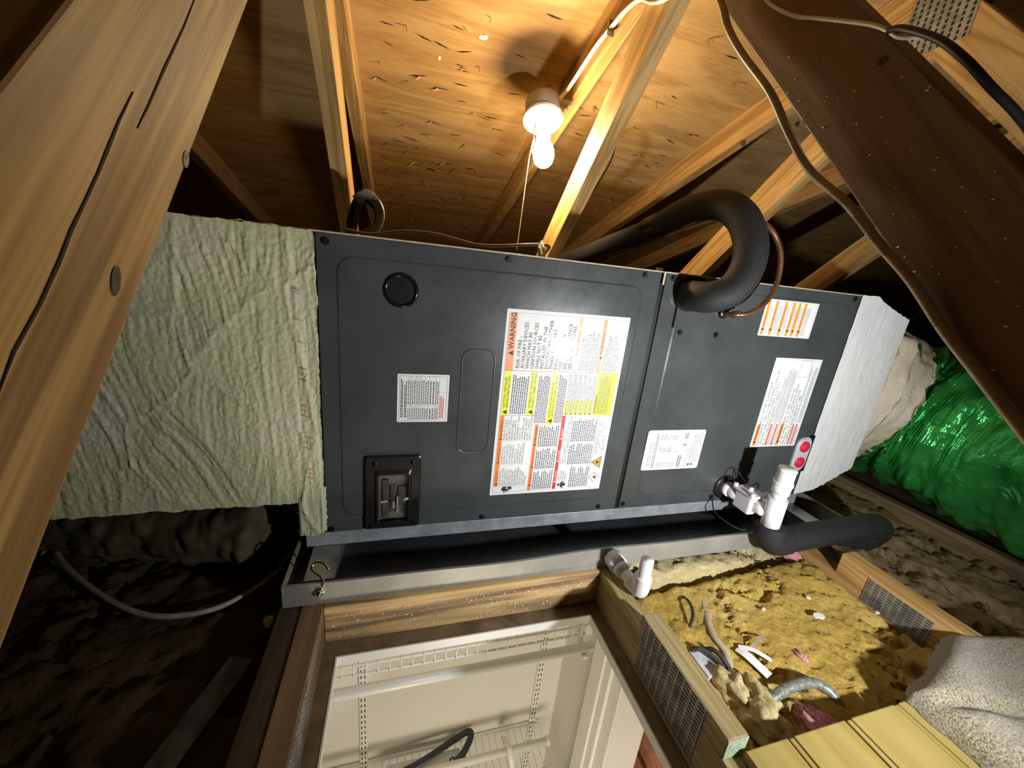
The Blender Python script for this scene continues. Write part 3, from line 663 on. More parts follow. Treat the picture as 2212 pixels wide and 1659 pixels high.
# refrigerant line plate, grommet
bm = bmesh.new(); box_bm(bm, 0.598, 0.755, EY-0.005, EY+0.001, -0.087, 0.0285, 0.0008); lp = link(bm_mesh(bm), 'line_plate', 'unit_paint', AH)
bm = bmesh.new(); box_bm(bm, 0.600, 0.655, EY-0.0060, EY-0.0052, -0.012, 0.028); link(bm_mesh(bm), 'tape_patch', 'tape_black', lp)
lathe('grommet', [(0.034, 0), (0.034, 0.004), (0.030, 0.006), (0.020, 0.006)], (0.620, EY-0.005, -0.014), (0, -1, 0), 'black_plastic', lp)
lathe('grommet', [(0.013, 0), (0.013, 0.005), (0.010, 0.008), (0.004, 0.008)], (0.724, EY-0.005, -0.044), (0, -1, 0), 'black_plastic', lp)
# drain ports with red plugs at the corner, drain port of the trap
o1 = rounded(1.106, 1.160, -0.482, -0.372, 0.026); o2 = rounded(1.108, 1.158, -0.480, -0.374, 0.025)
prt = link(loops_mesh([[(x, EY, z) for x, z in o1], [(x, EY-0.004, z) for x, z in o1], [(x, EY-0.005, z) for x, z in o2]]), 'drain_port', 'port_grey', AH)
for z in (-0.402, -0.452): lathe('plug', [(0.017, 0.004), (0.017, 0.009), (0.014, 0.010), (0.008, 0.0085), (0.006, 0.012), (0.0, 0.012)], (1.133, EY, z), (0, -1, 0), 'red_plastic', prt, 20)
bm = bmesh.new(); box_bm(bm, 1.150, 1.166, EY-0.003, EY+0.001, -0.484, -0.368); link(bm_mesh(bm), 'port_gasket', 'black_plastic', AH)
lathe('drain_grommet', [(0.036, 0), (0.036, 0.004), (0.031, 0.006), (0.022, 0.006), (0.0, 0.003)], (0.885, EY, -0.520), (0, -1, 0), 'black_plastic', AH)
# ---------------- labels: text runs up the panel (+Z), lines follow each other along +X
def text_faces(bm, body, size, place, mi, bold=0.0, align='LEFT', sx=1.0):
    cu = bpy.data.curves.new('txt', 'FONT'); cu.body = body; cu.size = size; cu.resolution_u = 1; cu.align_x = align; cu.offset = bold
    ob = bpy.data.objects.new('txt', cu); COL.objects.link(ob)
    me = bpy.data.meshes.new_from_object(ob)
    vs = [bm.verts.new(place(v.co.x*sx, v.co.y)) for v in me.vertices]
    for p in me.polygons:
        try: f = bm.faces.new([vs[i] for i in p.vertices]); f.material_index = mi
        except ValueError: pass
    w = max([v.co.x for v in me.vertices], default=0)
    bpy.data.objects.remove(ob); bpy.data.curves.remove(cu); bpy.data.meshes.remove(me)
    return w
class Label:
    """u runs up from the bottom edge, v to the right from the left edge, both in metres"""
    def __init__(s, name, x0, x1, z0, z1, y, label, mats=('label_white',), r=0.002):
        s.x0, s.z0, s.W, s.H, s.y = x0, z0, z1-z0, x1-x0, y; s.mats = list(mats); s.rg = random.Random(name+str(x0))
        o1 = rounded(x0, x1, z0, z1, r); s.bm = bmesh.new()
        for l0, l1 in ((0, 1),):
            a = [s.bm.verts.new((x, y, z)) for x, z in o1]; b = [s.bm.verts.new((x, y-0.0004, z)) for x, z in o1]; n = len(a)
            for k in range(n): s.bm.faces.new((a[k], a[(k+1) % n], b[(k+1) % n], b[k]))
            s.bm.faces.new(list(reversed(b)))
        s.tm = bmesh.new(); s.tmats = ['ink', 'ink_grey', 'ink_light', 'ink_red', 'label_white', 'black_plastic']; s.name = name; s.label = label
    def P(s, u, v, k): return (s.x0+v, s.y-0.0004-k, s.z0+u)
    def poly(s, pts, mat, k=0.0001, txt=False):
        bm = s.tm if txt else s.bm; M_ = s.tmats if txt else s.mats
        if mat not in M_: M_.append(mat)
        f = bm.faces.new([bm.verts.new(s.P(u, v, k)) for u, v in pts]); f.material_index = M_.index(mat)
        f.normal_update()
        if f.normal.y > 0: f.normal_flip()
    def rect(s, u0, u1, v0, v1, mat, k=0.0001, txt=False): s.poly(((u0, v0), (u1, v0), (u1, v1), (u0, v1)), mat, k, txt)
    def line(s, u0, u1, v0, v1, w=0.00035, mat='ink_grey'):
        if abs(u1-u0) > abs(v1-v0): s.rect(u0, u1, v0-w, v0+w, mat, 0.00022, True)
        else: s.rect(u0-w, u0+w, v0, v1, mat, 0.00022, True)
    def frame(s, u0, u1, v0, v1, w=0.00035, mat='ink_grey'):
        s.line(u0, u1, v0, v0, w, mat); s.line(u0, u1, v1, v1, w, mat); s.line(u0, u0, v0, v1, w, mat); s.line(u1, u1, v0, v1, w, mat)
    def text(s, body, u, v, size, mat='ink', align='LEFT', bold=0.0, sx=1.0):
        """baseline at v"""
        text_faces(s.tm, body, size, lambda x, y: s.P(u+x, v-y, 0.0003), s.tmats.index(mat), bold, align, sx)
    def tri(s, u, v, h, mat='ink'): s.poly(((u, v), (u+h, v), (u+h/2, v-h*.95)), mat, 0.00028, True)
    def para(s, u0, u1, v0, v1, n, mat='ink_grey', fill=0.55, jag=0.35):
        p = (v1-v0)/n
        for i in range(n):
            v = v0+p*(i+.5); end = u1-(u1-u0)*s.rg.uniform(0, jag) if i % 4 == 3 else u1-(u1-u0)*s.rg.uniform(0, jag*.35); u = u0
            while u < end-0.001:
                w = min(s.rg.uniform(.0025, .008), end-u); s.rect(u, u+w, v-p*fill/2, v+p*fill/2, mat, 0.00024, True); u += w+0.0011
    def done(s, parent):
        o = link(bm_mesh(s.bm), s.name, s.mats, parent); o['label'] = s.label
        if len(s.tm.faces): link(bm_mesh(s.tm), 'lettering', s.tmats, o)
        else: s.tm.free()
        return o
LY = EY-0.0001
# big warning label: page 0.428 wide (u) by 0.280 tall (v)
B = Label('warning_label', 0.2045, 0.4865, -0.5005, -0.0725, LY, 'large white warning label with orange, yellow and red bars')
Wd, Hd = B.W, B.H
B.frame(0.007, Wd-0.007, 0.006, Hd-0.006, 0.0003, 'ink_light')
U1, U2, U3 = 0.198, 0.300, Wd-0.008
# right column
B.rect(U2, U3, 0.007, 0.0235, 'label_orange'); B.tri(U2+0.032, 0.021, 0.011); B.text('WARNING', U2+0.046, 0.0205, 0.0155, bold=0.0002)
big = ['RISK OF FIRE -', 'AUXILIARY DEVICES', 'WHICH MAY BE', 'IGNITION SOURCES', 'SHALL NOT BE', 'INSTALLED IN THE', 'DUCTWORK, OTHER', 'THAN AUXILIARY', 'DEVICES', 'USE LISTED FOR', 'SPECIFIC APPLIANCE.', 'SEE INSTRUCTIONS.']
for i, t in enumerate(big): B.text(t, U2+0.005, 0.0375+i*0.01085, 0.0118, sx=0.93)
B.rect(U2, U3, 0.1605, 0.1695, 'label_orange'); B.tri(U2+0.030, 0.168, 0.006, 'label_rust'); B.text('AVERTISSEMENT', U2+0.038, 0.168, 0.0074, 'ink_red')
fr = ['RISQUE D\'INCENDIE - LES APPAREILS', 'AUXILIAIRES POUVANT \u00caTRE UNE', 'SOURCE D\'IGNITION, AUTRES QUE LES', 'APPAREILS AUXILIAIRES HOMOLOGU\u00c9S', 'POUR UNE UTILISATION AVEC L\'APPAREIL', 'SP\u00c9CIFIQUE, NE DOIVENT PAS \u00caTRE', 'INSTALL\u00c9S DANS LE SYST\u00c8ME DE GAINES', 'VOIR LES INSTRUCTIONS']
for i, t in enumerate(fr): B.text(t, U2+0.004, 0.1785+i*0.00565, 0.0057, 'ink_grey', sx=0.83)
B.rect(U2, U3, 0.2195, 0.2275, 'label_orange'); B.tri(U2+0.032, 0.2265, 0.006); B.text('ADVERTENCIA', U2+0.042, 0.2265, 0.0074, 'ink')
es = ['RIESGO DE INCENDIO - LOS', 'DISPOSITIVOS AUXILIARES QUE PUEDEN', 'SER FUENTES DE IGNICI\u00d3N NO DEBEN', 'INSTALARSE EN LOS CONDUCTOS,', 'EXCEPTO LOS DISPOSITIVOS AUXILIARES', 'ENUMERADOS PARA USAR CON EL', 'APARATO ESPEC\u00cdFICO. VEA LAS', 'INSTRUCCIONES']
for i, t in enumerate(es): B.text(t, U2+0.004, 0.2355+i*0.00505, 0.0055, 'ink_grey', sx=0.83)
B.line(U2, U2, 0.007, Hd-0.006); B.line(U1, U1, 0.007, 0.090)
# middle column (yellow)
def ybar(v0, t1, t2, u0=U1):
    B.rect(u0, U2-0.0004, v0, v0+0.0165, 'label_yellow'); B.tri(u0+0.003, v0+0.0135, 0.011); B.text(t1, u0+0.018, v0+0.0075, 0.0073, sx=.92); B.text(t2, u0+0.018, v0+0.0148, 0.0073, sx=.80)
ybar(0.007, 'CAUTION - INSTALLER', '(BEFORE OPERATING UNIT)'); B.para(U1+0.004, U2-0.006, 0.026, 0.064, 8)
ybar(0.0655, 'ATTENTION - INSTALLEUR', '(AVANT D\' OPERER L\'APPAREIL)'); B.para(U1-0.018, U2-0.006, 0.085, 0.113, 7)
ybar(0.1150, 'ATENCION - INSTALADOR', '(ANTES DE FUNCIONAR LA UNIDAD)', U1-0.022); B.para(U1-0.018, U2-0.006, 0.133, 0.153, 5)
for i, t in enumerate(('CAUTION', 'ATTENTION', 'ATENCION', 'CAUTION', 'ATTENTION', 'ATENCION')):
    v = 0.1555+i*0.0121; B.rect(U1, U1+0.038, v, v+0.0075, 'label_yellow'); B.tri(U1+0.0015, v+0.0066, 0.005); B.text(t, U1+0.008, v+0.0066, 0.0068, sx=.85)
    B.para(U1+0.041, U2-0.003, v+0.0008, v+0.0075, 2, 'ink_light'); B.para(U1+0.001, U2-0.02, v+0.0080, v+0.0112, 1, 'ink_light'); B.line(U1, U2, v-0.0013, v-0.0013, 0.0002, 'ink_light')
B.rect(U1, U2-0.0004, 0.2275, Hd-0.007, 'label_yellow'); B.rect(U1+0.004, U1+0.050, 0.2305, 0.2325, 'ink', 0.00024, True); B.para(U1+0.004, U2-0.003, 0.2345, 0.2640, 8, 'ink_grey', 0.42)
# left column
U0 = 0.022
B.rect(U0, U1-0.0006, 0.007, 0.0165, 'label_orange')
for u, t in ((0.026, 'WARNING'), (0.081, 'AVERTISSEMENT'), (0.139, 'ADVERTENCIA')): B.tri(u, 0.0145, 0.006); B.text(t, u+0.008, 0.0150, 0.0070, 'ink_red' if u < .1 else 'ink', sx=.85)
cols1 = [(0.024, ['RISK OF ELECTRIC', 'SHOCK. CAN CAUSE', 'INJURY OR DEATH.', 'DISCONNECT ALL', 'REMOTE ELECTRIC', 'POWER SUPPLIES', 'BEFORE SERVICING', 'THIS COMPARTMENT', 'MUST BE CLOSED', 'EXCEPT WHEN', 'SERVICING']),
         (0.080, ['DANGER DE CHOC', 'ELECTRIQUE OU DE', 'MORT. COUPEZ TOUT', 'LE COURANT AVANT', 'TOUT ENTRETIEN OU', 'REPARATION. LE', 'COMPARTIMENT DOIT', 'RESTER FERME SAUF', 'PENDANT L\'ENTRETIEN']),
         (0.139, ['PELIGRO DE CHOQUE', 'EL\u00c9CTRICO O MUERTE.', 'DESCONECTE TODAS LAS', 'FUENTES DE ENERGIA', 'EL\u00c9CTRICA ANTES DE', 'MANTENIMIENTO O SERVICIO', 'TECNICO. EL', 'COMPARTIMENTO DEBE', 'PERMANECER CERRADO', 'EXCEPTO DURANTE EL', 'SERVICIO DE MANTENIMIENTO'])]
for u, ls in cols1:
    for i, t in enumerate(ls): B.text(t, u, 0.0225+i*0.00605, 0.0061, 'ink_grey', sx=.80)
    B.line(u-0.002, u-0.002, 0.017, 0.086, 0.0002, 'ink_light')
B.rect(0.0075, U1-0.022, 0.0900, 0.0985, 'label_orange')
for u, t in ((0.018, 'WARNING'), (0.066, 'ADVERTENCIA'), (0.123, 'AVERTISSEMENT')): B.tri(u, 0.0970, 0.006); B.text(t, u+0.008, 0.0974, 0.0066, 'ink_red' if u < .1 else 'ink', sx=.85)
for u0, u1 in ((0.010, 0.060), (0.064, 0.117), (0.121, 0.174)): B.para(u0, u1, 0.1005, 0.1505, 10); B.line(u1+0.002, u1+0.002, 0.099, 0.152, 0.0002, 'ink_light')
B.rect(0.0075, U1-0.0006, 0.1535, 0.1620, 'label_red')
for u, t in ((0.024, 'DANGER'), (0.079, 'DANGER'), (0.137, 'PELIGRO')): B.tri(u, 0.1605, 0.006, 'label_white'); B.text(t, u+0.008, 0.1608, 0.0066, 'label_white', sx=.9)
for u, ls in ((0.029, ['CARBON', 'MONOXIDE', 'POISONING', 'HAZARD']), (0.074, ['RISQUE', 'D\'EMPOISONNEMENT AU', 'MONOXYDE DE CARBONE']), (0.134, ['RIESGO DE', 'INTOXICACI\u00d3N POR', 'MONOXIDO DE CARBONO'])):
    for i, t in enumerate(ls): B.text(t, u, 0.1685+i*0.0056, 0.0058, 'ink_grey', sx=.85)
for u0, u1, v0 in ((0.010, 0.066, 0.194), (0.072, 0.128, 0.182), (0.132, 0.190, 0.182)): B.para(u0, u1, v0, 0.2450, int((0.2450-v0)/0.0047)); B.line(u1+0.002, u1+0.002, 0.163, 0.247, 0.0002, 'ink_light')
B.line(0.008, U1, 0.247, 0.247); B.frame(0.100, 0.145, 0.2505, 0.2725, 0.0004)
for i, t in enumerate(('REFRIGERANT', 'SAFETY', 'GROUP A2L')): B.text(t, 0.1225, 0.2570+i*0.0070, 0.0068, 'ink_grey', 'CENTER', sx=.95)
# pictograms: flame diamond, flame triangle, open books, electric shock glove, breathing person
def flame(u, v, s):
    B.poly([(u+a*s, v-b*s) for a, b in ((-.35, -.45), (.35, -.45), (.48, -.1), (.30, .25), (.25, .0), (.10, .55), (-.10, .20), (-.25, .32), (-.45, -.1))], 'ink', 0.0003, True)
for k, m in ((1.0, 'label_red'), (0.86, 'label_white')): B.poly([(0.034, 0.247+0.0145-0.0125*k), (0.034+0.0145*k, 0.2615), (0.034, 0.2615+0.0125*k), (0.034-0.0145*k, 0.2615)], m, 0.0002 if k == 1 else 0.00026, True)
flame(0.034, 0.262, 0.009)
for k, m in ((1.0, 'ink'), (0.82, 'label_amber')):
    c = (0.075, 0.2635); B.poly([(c[0]+a*k, c[1]+b*k) for a, b in ((-0.0165, 0.0095), (0.0165, 0.0095), (0.0, -0.0165))], m, 0.0002 if k == 1 else 0.00026, True)
flame(0.075, 0.2625, 0.009); B.rect(0.070, 0.080, 0.2690, 0.2698, 'ink', 0.0003, True)
for u, v in ((0.155, 0.256), (0.174, 0.256), (0.166, 0.267)): B.frame(u-.006, u+.006, v-.0035, v+.0035, 0.0004); B.line(u, u, v-.0035, v+.0035, 0.0003)
B.poly([(0.0085, 0.032), (0.013, 0.026), (0.021, 0.030), (0.021, 0.050), (0.014, 0.052), (0.0125, 0.044), (0.010, 0.046)], 'ink', 0.0003, True); B.rect(0.0150, 0.0190, 0.038, 0.042, 'label_white', 0.00034, True)
for a, b in (((0.003, 0.034), (0.0062, 0.031)), ((0.0062, 0.031), (0.0055, 0.040)), ((0.0055, 0.040), (0.0088, 0.037))):
    B.poly([a, (a[0]+.0008, a[1]+.0006), (b[0]+.0008, b[1]+.0006), b], 'ink', 0.0003, True)
B.poly([(0.018+0.0035*math.cos(k*.785), 0.1690+0.0035*math.sin(k*.785)) for k in range(8)], 'ink', 0.0003, True)
B.poly([(0.012, 0.1735), (0.024, 0.1735), (0.028, 0.181), (0.0255, 0.182), (0.022, 0.178), (0.0225, 0.1865), (0.0135, 0.1865), (0.014, 0.178), (0.0105, 0.182), (0.008, 0.181)], 'ink', 0.0003, True)
B.done(AH)
# small instruction label
A = Label('instruction_label', -0.0035, 0.0975, -0.3155, -0.2140, LY, 'small white instruction label with a ruled table'); A.frame(0.004, A.W-0.004, 0.004, A.H-0.004, 0.0003, 'ink_grey')
A.para(0.010, 0.094, 0.006, 0.0115, 2, 'ink', .6, .3); A.para(0.010, 0.092, 0.013, 0.0185, 2, 'ink', .6, .5)
vs_ = [0.019, 0.0235, 0.0275, 0.036, 0.0405, 0.045, 0.053, 0.0615, 0.0735, 0.0815]
for a, b in zip(vs_, vs_[1:]):
    A.line(0.004, A.W-0.004, b, b, 0.0002, 'ink_grey'); n = 2 if b-a > 0.007 else 1
    A.para(0.006, 0.032, a+.0005, b-.0007, n, 'ink_grey', .5); A.para(0.038, 0.092, a+.0005, b-.0007, n, 'ink_grey', .5)
A.line(0.035, 0.035, 0.019, 0.0815, 0.0002); A.line(0.064, 0.064, 0.0815, A.H-0.004, 0.0002); A.para(0.008, 0.058, 0.083, 0.0925, 3, 'ink_red', .6); A.done(AH)
# rating plate
R_ = Label('rating_plate', 0.597, 0.772, -0.4555, -0.3440, LY, 'white rounded rating plate with a table of figures', r=0.006)
R_.para(0.012, 0.085, 0.012, 0.024, 2, 'ink_light', .45, .2); R_.para(0.006, 0.104, 0.027, 0.036, 2, 'ink_grey', .5)
for i in range(12): R_.line(0.006, 0.105, 0.040+i*0.0063, 0.040+i*0.0063, 0.00025, 'ink_light')
for u in (0.006, 0.030, 0.048, 0.066, 0.082, 0.094, 0.105): R_.line(u, u, 0.040, 0.1095, 0.0003, 'ink_light')
for u, n in ((0.008, 9), (0.050, 6), (0.084, 8)): R_.para(u, u+0.016, 0.041, 0.041+n*0.0063, n, 'ink_light', .5)
R_.para(0.006, 0.045, 0.104, 0.117, 2, 'ink_grey', .55); R_.frame(0.052, 0.105, 0.112, 0.124, 0.0004)
R_.para(0.086, 0.103, 0.113, 0.123, 2, 'ink_grey', .6, .1); R_.para(0.066, 0.074, 0.113, 0.123, 2, 'ink_grey', .6, .1); R_.para(0.006, 0.070, 0.128, 0.138, 3, 'ink_light'); R_.para(0.018, 0.106, 0.140, 0.169, 6, 'ink_light', .5)
R_.poly([(0.007, 0.143), (0.012, 0.138), (0.017, 0.143), (0.012, 0.148)], 'ink_grey', .00024, True); R_.poly([(0.012+0.004*math.cos(k*.785), 0.153+0.004*math.sin(k*.785)) for k in range(8)], 'ink_grey', .00024, True)
R_.done(AH)
# amber warning label, upper right
C_ = Label('warning_label', 0.8500, 1.0215, -0.0910, -0.0012, LY, 'small white label with six amber warning bars'); C_.frame(0.003, C_.W-0.003, 0.004, C_.H-0.004, 0.00025, 'ink_light')
for v, t, n in ((0.006, 'WARNING', 3), (0.031, 'ADVERTENCIA', 4), (0.060, 'AVERTISSEMENT', 3), (0.086, 'WARNING', 2), (0.104, 'ADVERTENCIA', 2), (0.124, 'AVERTISSEMENT', 4)):
    C_.rect(0.003, C_.W-0.003, v, v+0.0085, 'label_amber'); C_.tri(0.012, v+0.0078, 0.008); C_.text(t, 0.024, v+0.0075, 0.0078, 'ink_red', sx=.9); C_.para(0.006, 0.082, v+0.0095, v+0.0095+n*0.0040, n, 'ink_light', .4)
C_.done(AH)
# two-part warning label, lower right
D_ = Label('warning_label', 0.9335, 1.0970, -0.3990, -0.1445, LY, 'tall white label with orange warning tags at its foot'); D_.frame(0.004, D_.W-0.004, 0.004, D_.H-0.004, 0.0003, 'ink_light')
D_.rect(0.004, 0.068, 0.006, 0.0170, 'label_orange'); D_.tri(0.010, 0.0155, 0.009); D_.text('WARNING', 0.020, 0.0158, 0.0108)
for i, t in enumerate(('REFRIGERANT USED. TO BE REPAIRED ONLY BY', 'TRAINED SERVICE PERSONNEL. DO NOT', 'PUNCTURE REFRIGERANT TUBING')): D_.text(t, 0.006, 0.0275+i*0.0108, 0.0104, 'ink_grey', sx=.97)
D_.text('RISK OF FIRE. FLAMMABLE', 0.072, 0.0160, 0.0104, 'ink_grey', sx=.97)
D_.rect(0.004, 0.068, 0.0510, 0.0575, 'label_rust'); D_.tri(0.008, 0.0568, 0.005); D_.para(0.072, 0.215, 0.0510, 0.0580, 2, 'ink_light'); D_.para(0.006, 0.235, 0.0590, 0.0690, 3, 'ink_light')
D_.rect(0.004, 0.068, 0.0715, 0.0775, 'label_rust'); D_.tri(0.008, 0.0768, 0.005); D_.para(0.072, 0.240, 0.0715, 0.0780, 2, 'ink_light'); D_.para(0.006, 0.230, 0.0790, 0.0870, 2, 'ink_light')
D_.rect(0.004, 0.068, 0.0890, 0.1000, 'label_orange'); D_.tri(0.010, 0.0985, 0.009); D_.text('WARNING', 0.020, 0.0988, 0.0108)
D_.text('RISK OF FIRE. DISPOSE', 0.072, 0.0995, 0.0104, 'ink_grey', sx=.97)
for i, t in enumerate(('OF PROPERLY IN ACCORDANCE WITH', 'FEDERAL OR LOCAL REGULATIONS.', 'FLAMMABLE REFRIGERANT USED')): D_.text(t, 0.006, 0.1100+i*0.0100, 0.0104, 'ink_grey', sx=.97)
D_.rect(0.004, 0.068, 0.1325, 0.1385, 'label_rust'); D_.para(0.072, 0.245, 0.1325, 0.1390, 2, 'ink_light'); D_.rect(0.004, 0.068, 0.1450, 0.1505, 'label_rust'); D_.para(0.072, 0.240, 0.1445, 0.1570, 3, 'ink_light'); D_.para(0.006, 0.065, 0.1395, 0.1440, 1, 'ink_light'); D_.para(0.006, 0.065, 0.1515, 0.1570, 1, 'ink_light')
D_.frame(0.205, 0.250, 0.0935, 0.1300, 0.0003); D_.done(AH)

# ------------------------------------------------------------------ left plenum in brushed mastic
PL = thing('supply_plenum', (-0.8, 1.03, -0.49), 'mastic-coated greenish supply plenum on the left of the air handler', 'plenum')
def stroke(x, z):
    """combed brush marks: patches of parallel ridges whose direction changes from patch to patch"""
    p = noise.voronoi(Vector((x*6.5, z*4.0, 0.0)), distance_metric='DISTANCE', exponent=2.5); c = p[1][0]; d = p[0][1]-p[0][0]
    ang = math.radians(90+38*noise.noise(Vector((c.x*3.1, c.y*3.7, 5))) + 14*noise.noise(Vector((x*5, z*5, 2))))
    if x > -0.24: ang = math.radians(90+6*noise.noise(Vector((x*9, z*4, 1))))
    cx_, cz_ = c.x/6.5, c.y/4.0; s_ = (x-cx_)*math.sin(ang)-(z-cz_)*math.cos(ang); l_ = (x-cx_)*math.cos(ang)+(z-cz_)*math.sin(ang)
    r = noise.fractal(Vector((s_*95+c.x*9, l_*5+c.y*7, 1.0)), .75, 2.2, 3)
    edge = math.exp(-(d/0.05)**2)
    return 0.0032*r*(0.6+0.6*noise.noise(Vector((c.x*2, c.y*2, 9))))+0.0018*edge
def mx(u, v):
    x = -1.45+(1.45-0.1412)*u; tail = -0.0
    zt = 0.031+0.003*fbm(x*25, 1, 0); zb = -0.488-0.010*max(0, -0.45-x)*2+0.004*fbm(x*22, 5, 0)
    z = zb+(zt-zb)*v
    d = stroke(x, z)+0.002*noise.fractal(Vector((x*7, z*6, 7)), .8, 2.0, 2)+0.0012*fbm(x*150, z*120, 1, 3)
    edge = min(1, (1-v)*30, v*25)
    return (x+0.002*fbm(z*40, 3, x*3)*(u > .99), FY-0.006-d*(.5+.5*edge), z)
grid_obj('front_skin', 640, 260, mx, 'mastic_green', PL)
def mtail(u, v):
    x = -0.193+0.054*u; zb = -0.572+0.006*fbm(x*120, 2, 0)+(0.016*(1-math.sin(math.pi*min(1, max(0, .15+u*.8))))); z = zb+(-0.455-zb)*v; x += 0.003*fbm(z*60, 9, u*2)*(1 if u in (0, 1) else 0)
    k = min(1, 8*v+.05, 8*u+.1, 8*(1-u)+.1)*(1 if v < .85 else 1-(v-.85)/.15*.25)
    return (x, FY-0.0015-(0.006+stroke(x, z)*1.5+0.002*fbm(x*60, z*60, 1, 3)*(1-v))*k, z)
grid_obj('mastic_flap', 30, 60, mtail, 'mastic_green', PL)
bm = bmesh.new(); box_bm(bm, -1.45, -0.182, FY+0.001, 1.29, -0.482, 0.029); link(bm_mesh(bm), 'duct_board', 'vinyl_dark', PL)
grid_obj('top_skin', 120, 10, lambda u, v: (-1.45+1.30*u, FY-0.004+0.03*v, 0.031+0.004*fbm(u*60, v*3, 2)-0.001*v), 'mastic_tan', PL)
for j, (zz, t, m_) in enumerate(((-0.065, '18', 'ink_light'), (-0.11, '5', 'ink_light'), (-0.15, '3', 'ink_light'), (-0.22, '4 C 3', 'ink_grey'), (-0.29, '4 2 3', 'ink_red'), (-0.355, '5 C 3', 'ink_grey'), (-0.42, '4 2 3', 'ink_red'))):
    bm = bmesh.new(); text_faces(bm, t, 0.0125, lambda x, y, zz=zz: (-0.163-y+0.001*j, FY-0.0135, zz+x-0.012), 0); link(bm_mesh(bm), 'pencil_mark', m_, PL)
# ------------------------------------------------------------------ right plenum and green flexible duct
PR = thing('return_plenum', (1.27, 1.03, -0.55), 'white mastic-coated plenum on the right end of the air handler', 'plenum')
def prf(u, v):
    x = 1.160+0.212*u
    zt = 0.033-0.052*max(0, (u-0.30)/0.70)**0.8+0.003*fbm(u*14, 3, 0); zb = -0.560+0.012*u+0.065*max(0, (u-0.30)/0.70)**1.2-0.012*max(0, .25-u)+0.004*fbm(u*12, 8, 1)
    if u < 0.02 and -0.58 < zb: pass
    z = zb+(zt-zb)*v
    return (x+0.012*(v-.5)*0, FY-0.003-0.0005*fbm(x*60, z*8, 3)-0.0008*fbm(x*25, z*20, 5), z)
grid_obj('front_skin', 40, 110, prf, 'mastic_white', PR)
grid_obj('top_skin', 40, 20, lambda u, v: (1.160+0.212*u, FY-0.003+0.5*v, 0.033-0.052*max(0, (u-0.30)/0.70)**0.8+0.003*fbm(u*14, 3, v*6)), 'mastic_white', PR)
grid_obj('bottom_skin', 40, 10, lambda u, v: (1.160+0.212*u, FY-0.003+0.5*v, -0.560+0.012*u+0.065*max(0, (u-0.30)/0.70)**1.2-0.012*max(0, .25-u)+0.004*fbm(u*12, 8, 1)), 'vinyl_dark', PR)
FD = thing('flexible_duct', (1.74, 0.4, -0.643), 'shiny green foil flexible duct at the right edge, taped to the white plenum', 'flexible duct')
path = catmull([(1.36, 1.015, -0.250), (1.47, 1.005, -0.262), (1.60, 0.965, -0.300), (1.715, 0.86, -0.345), (1.765, 0.68, -0.375), (1.77, 0.45, -0.390), (1.765, 0.15, -0.392), (1.76, -0.25, -0.392)], 16)
def frame_at(t):
    k = t*(len(path)-1); i = min(int(k), len(path)-2); f = k-i; p = path[i].lerp(path[i+1], f); d = (path[min(i+2, len(path)-1)]-path[max(i-1, 0)]).normalized()
    u = d.cross(Vector((0, 0, 1))).normalized(); w = u.cross(d); return p, d, u, w
def duct(t, a, r0=0.245):
    p, d, u, w = frame_at(t); ca, sa = math.cos(a), math.sin(a)
    q = Vector((ca*1.3, sa*1.3, t*9.0)); wr = 0.012*noise.fractal(Vector((ca*2, sa*2, t*16)), .8, 2.1, 3)+0.014*abs(fbm(ca*2.2, sa*2.2, t*24, 2))+0.0015*fbm(ca*14, sa*14, t*60, 2)
    ridge = 0.006*math.sin(t*70+2*math.sin(a*2+t*4))
    r = r0+wr*1.2-0.012+ridge*(.4+.6*abs(math.sin(a*1.5)))
    return p+u*ca*r+w*sa*r
grid_obj('foil_jacket', 260, 96, lambda u, v: duct(0.22+0.78*u, 2*math.pi*v), 'green_foil', FD)
def collar(u, v):
    a = 2*math.pi*v; t = 0.02+0.34*u; e = duct(t, a, 0.250)
    # start section: rectangle of the plenum end
    ca, sa = math.cos(a), math.sin(a); p, d, uu, w = frame_at(0.0)
    k = 1/max(abs(ca)/0.258, abs(sa)/0.228); s0 = Vector((1.366, 1.018, -0.252))+uu*ca*k+w*sa*k
    b = min(1, u/0.95)**1.5; q = s0.lerp(e, b)
    ridge = -0.016*math.exp(-((u-0.52)/0.05)**2)+0.014*math.exp(-((u-0.66)/0.07)**2)
    rag = 0.02*fbm(ca*4, sa*4, 3)*(u > .97)
    n_ = (q-(path[0].lerp(path[16], u))).normalized()
    return q+n_*(0.004+ridge+0.006*fbm(q.x*30, q.y*30, q.z*30, 4))+d*rag
grid_obj('cloth_collar', 60, 120, collar, 'mastic_tan', FD)
# mastic splashes with a ragged edge over the foil
def drip(a0, a1, t0, t1, seed, mat):
    def f(u, v):
        a = a0+(a1-a0)*v; tt = t0+(t1-t0+0.012*fbm(v*9, seed, 0)+0.010*fbm(v*26, seed, 2))*u
        p = duct(tt, a, 0.249); c = frame_at(tt)[0]; return p+(p-c).normalized()*(0.005+0.003*fbm(u*8, v*20, seed))
    grid_obj('mastic_smear', 12, 60, f, mat, FD)
drip(2.0, 5.2, 0.31, 0.372, 4, 'mastic_tan')

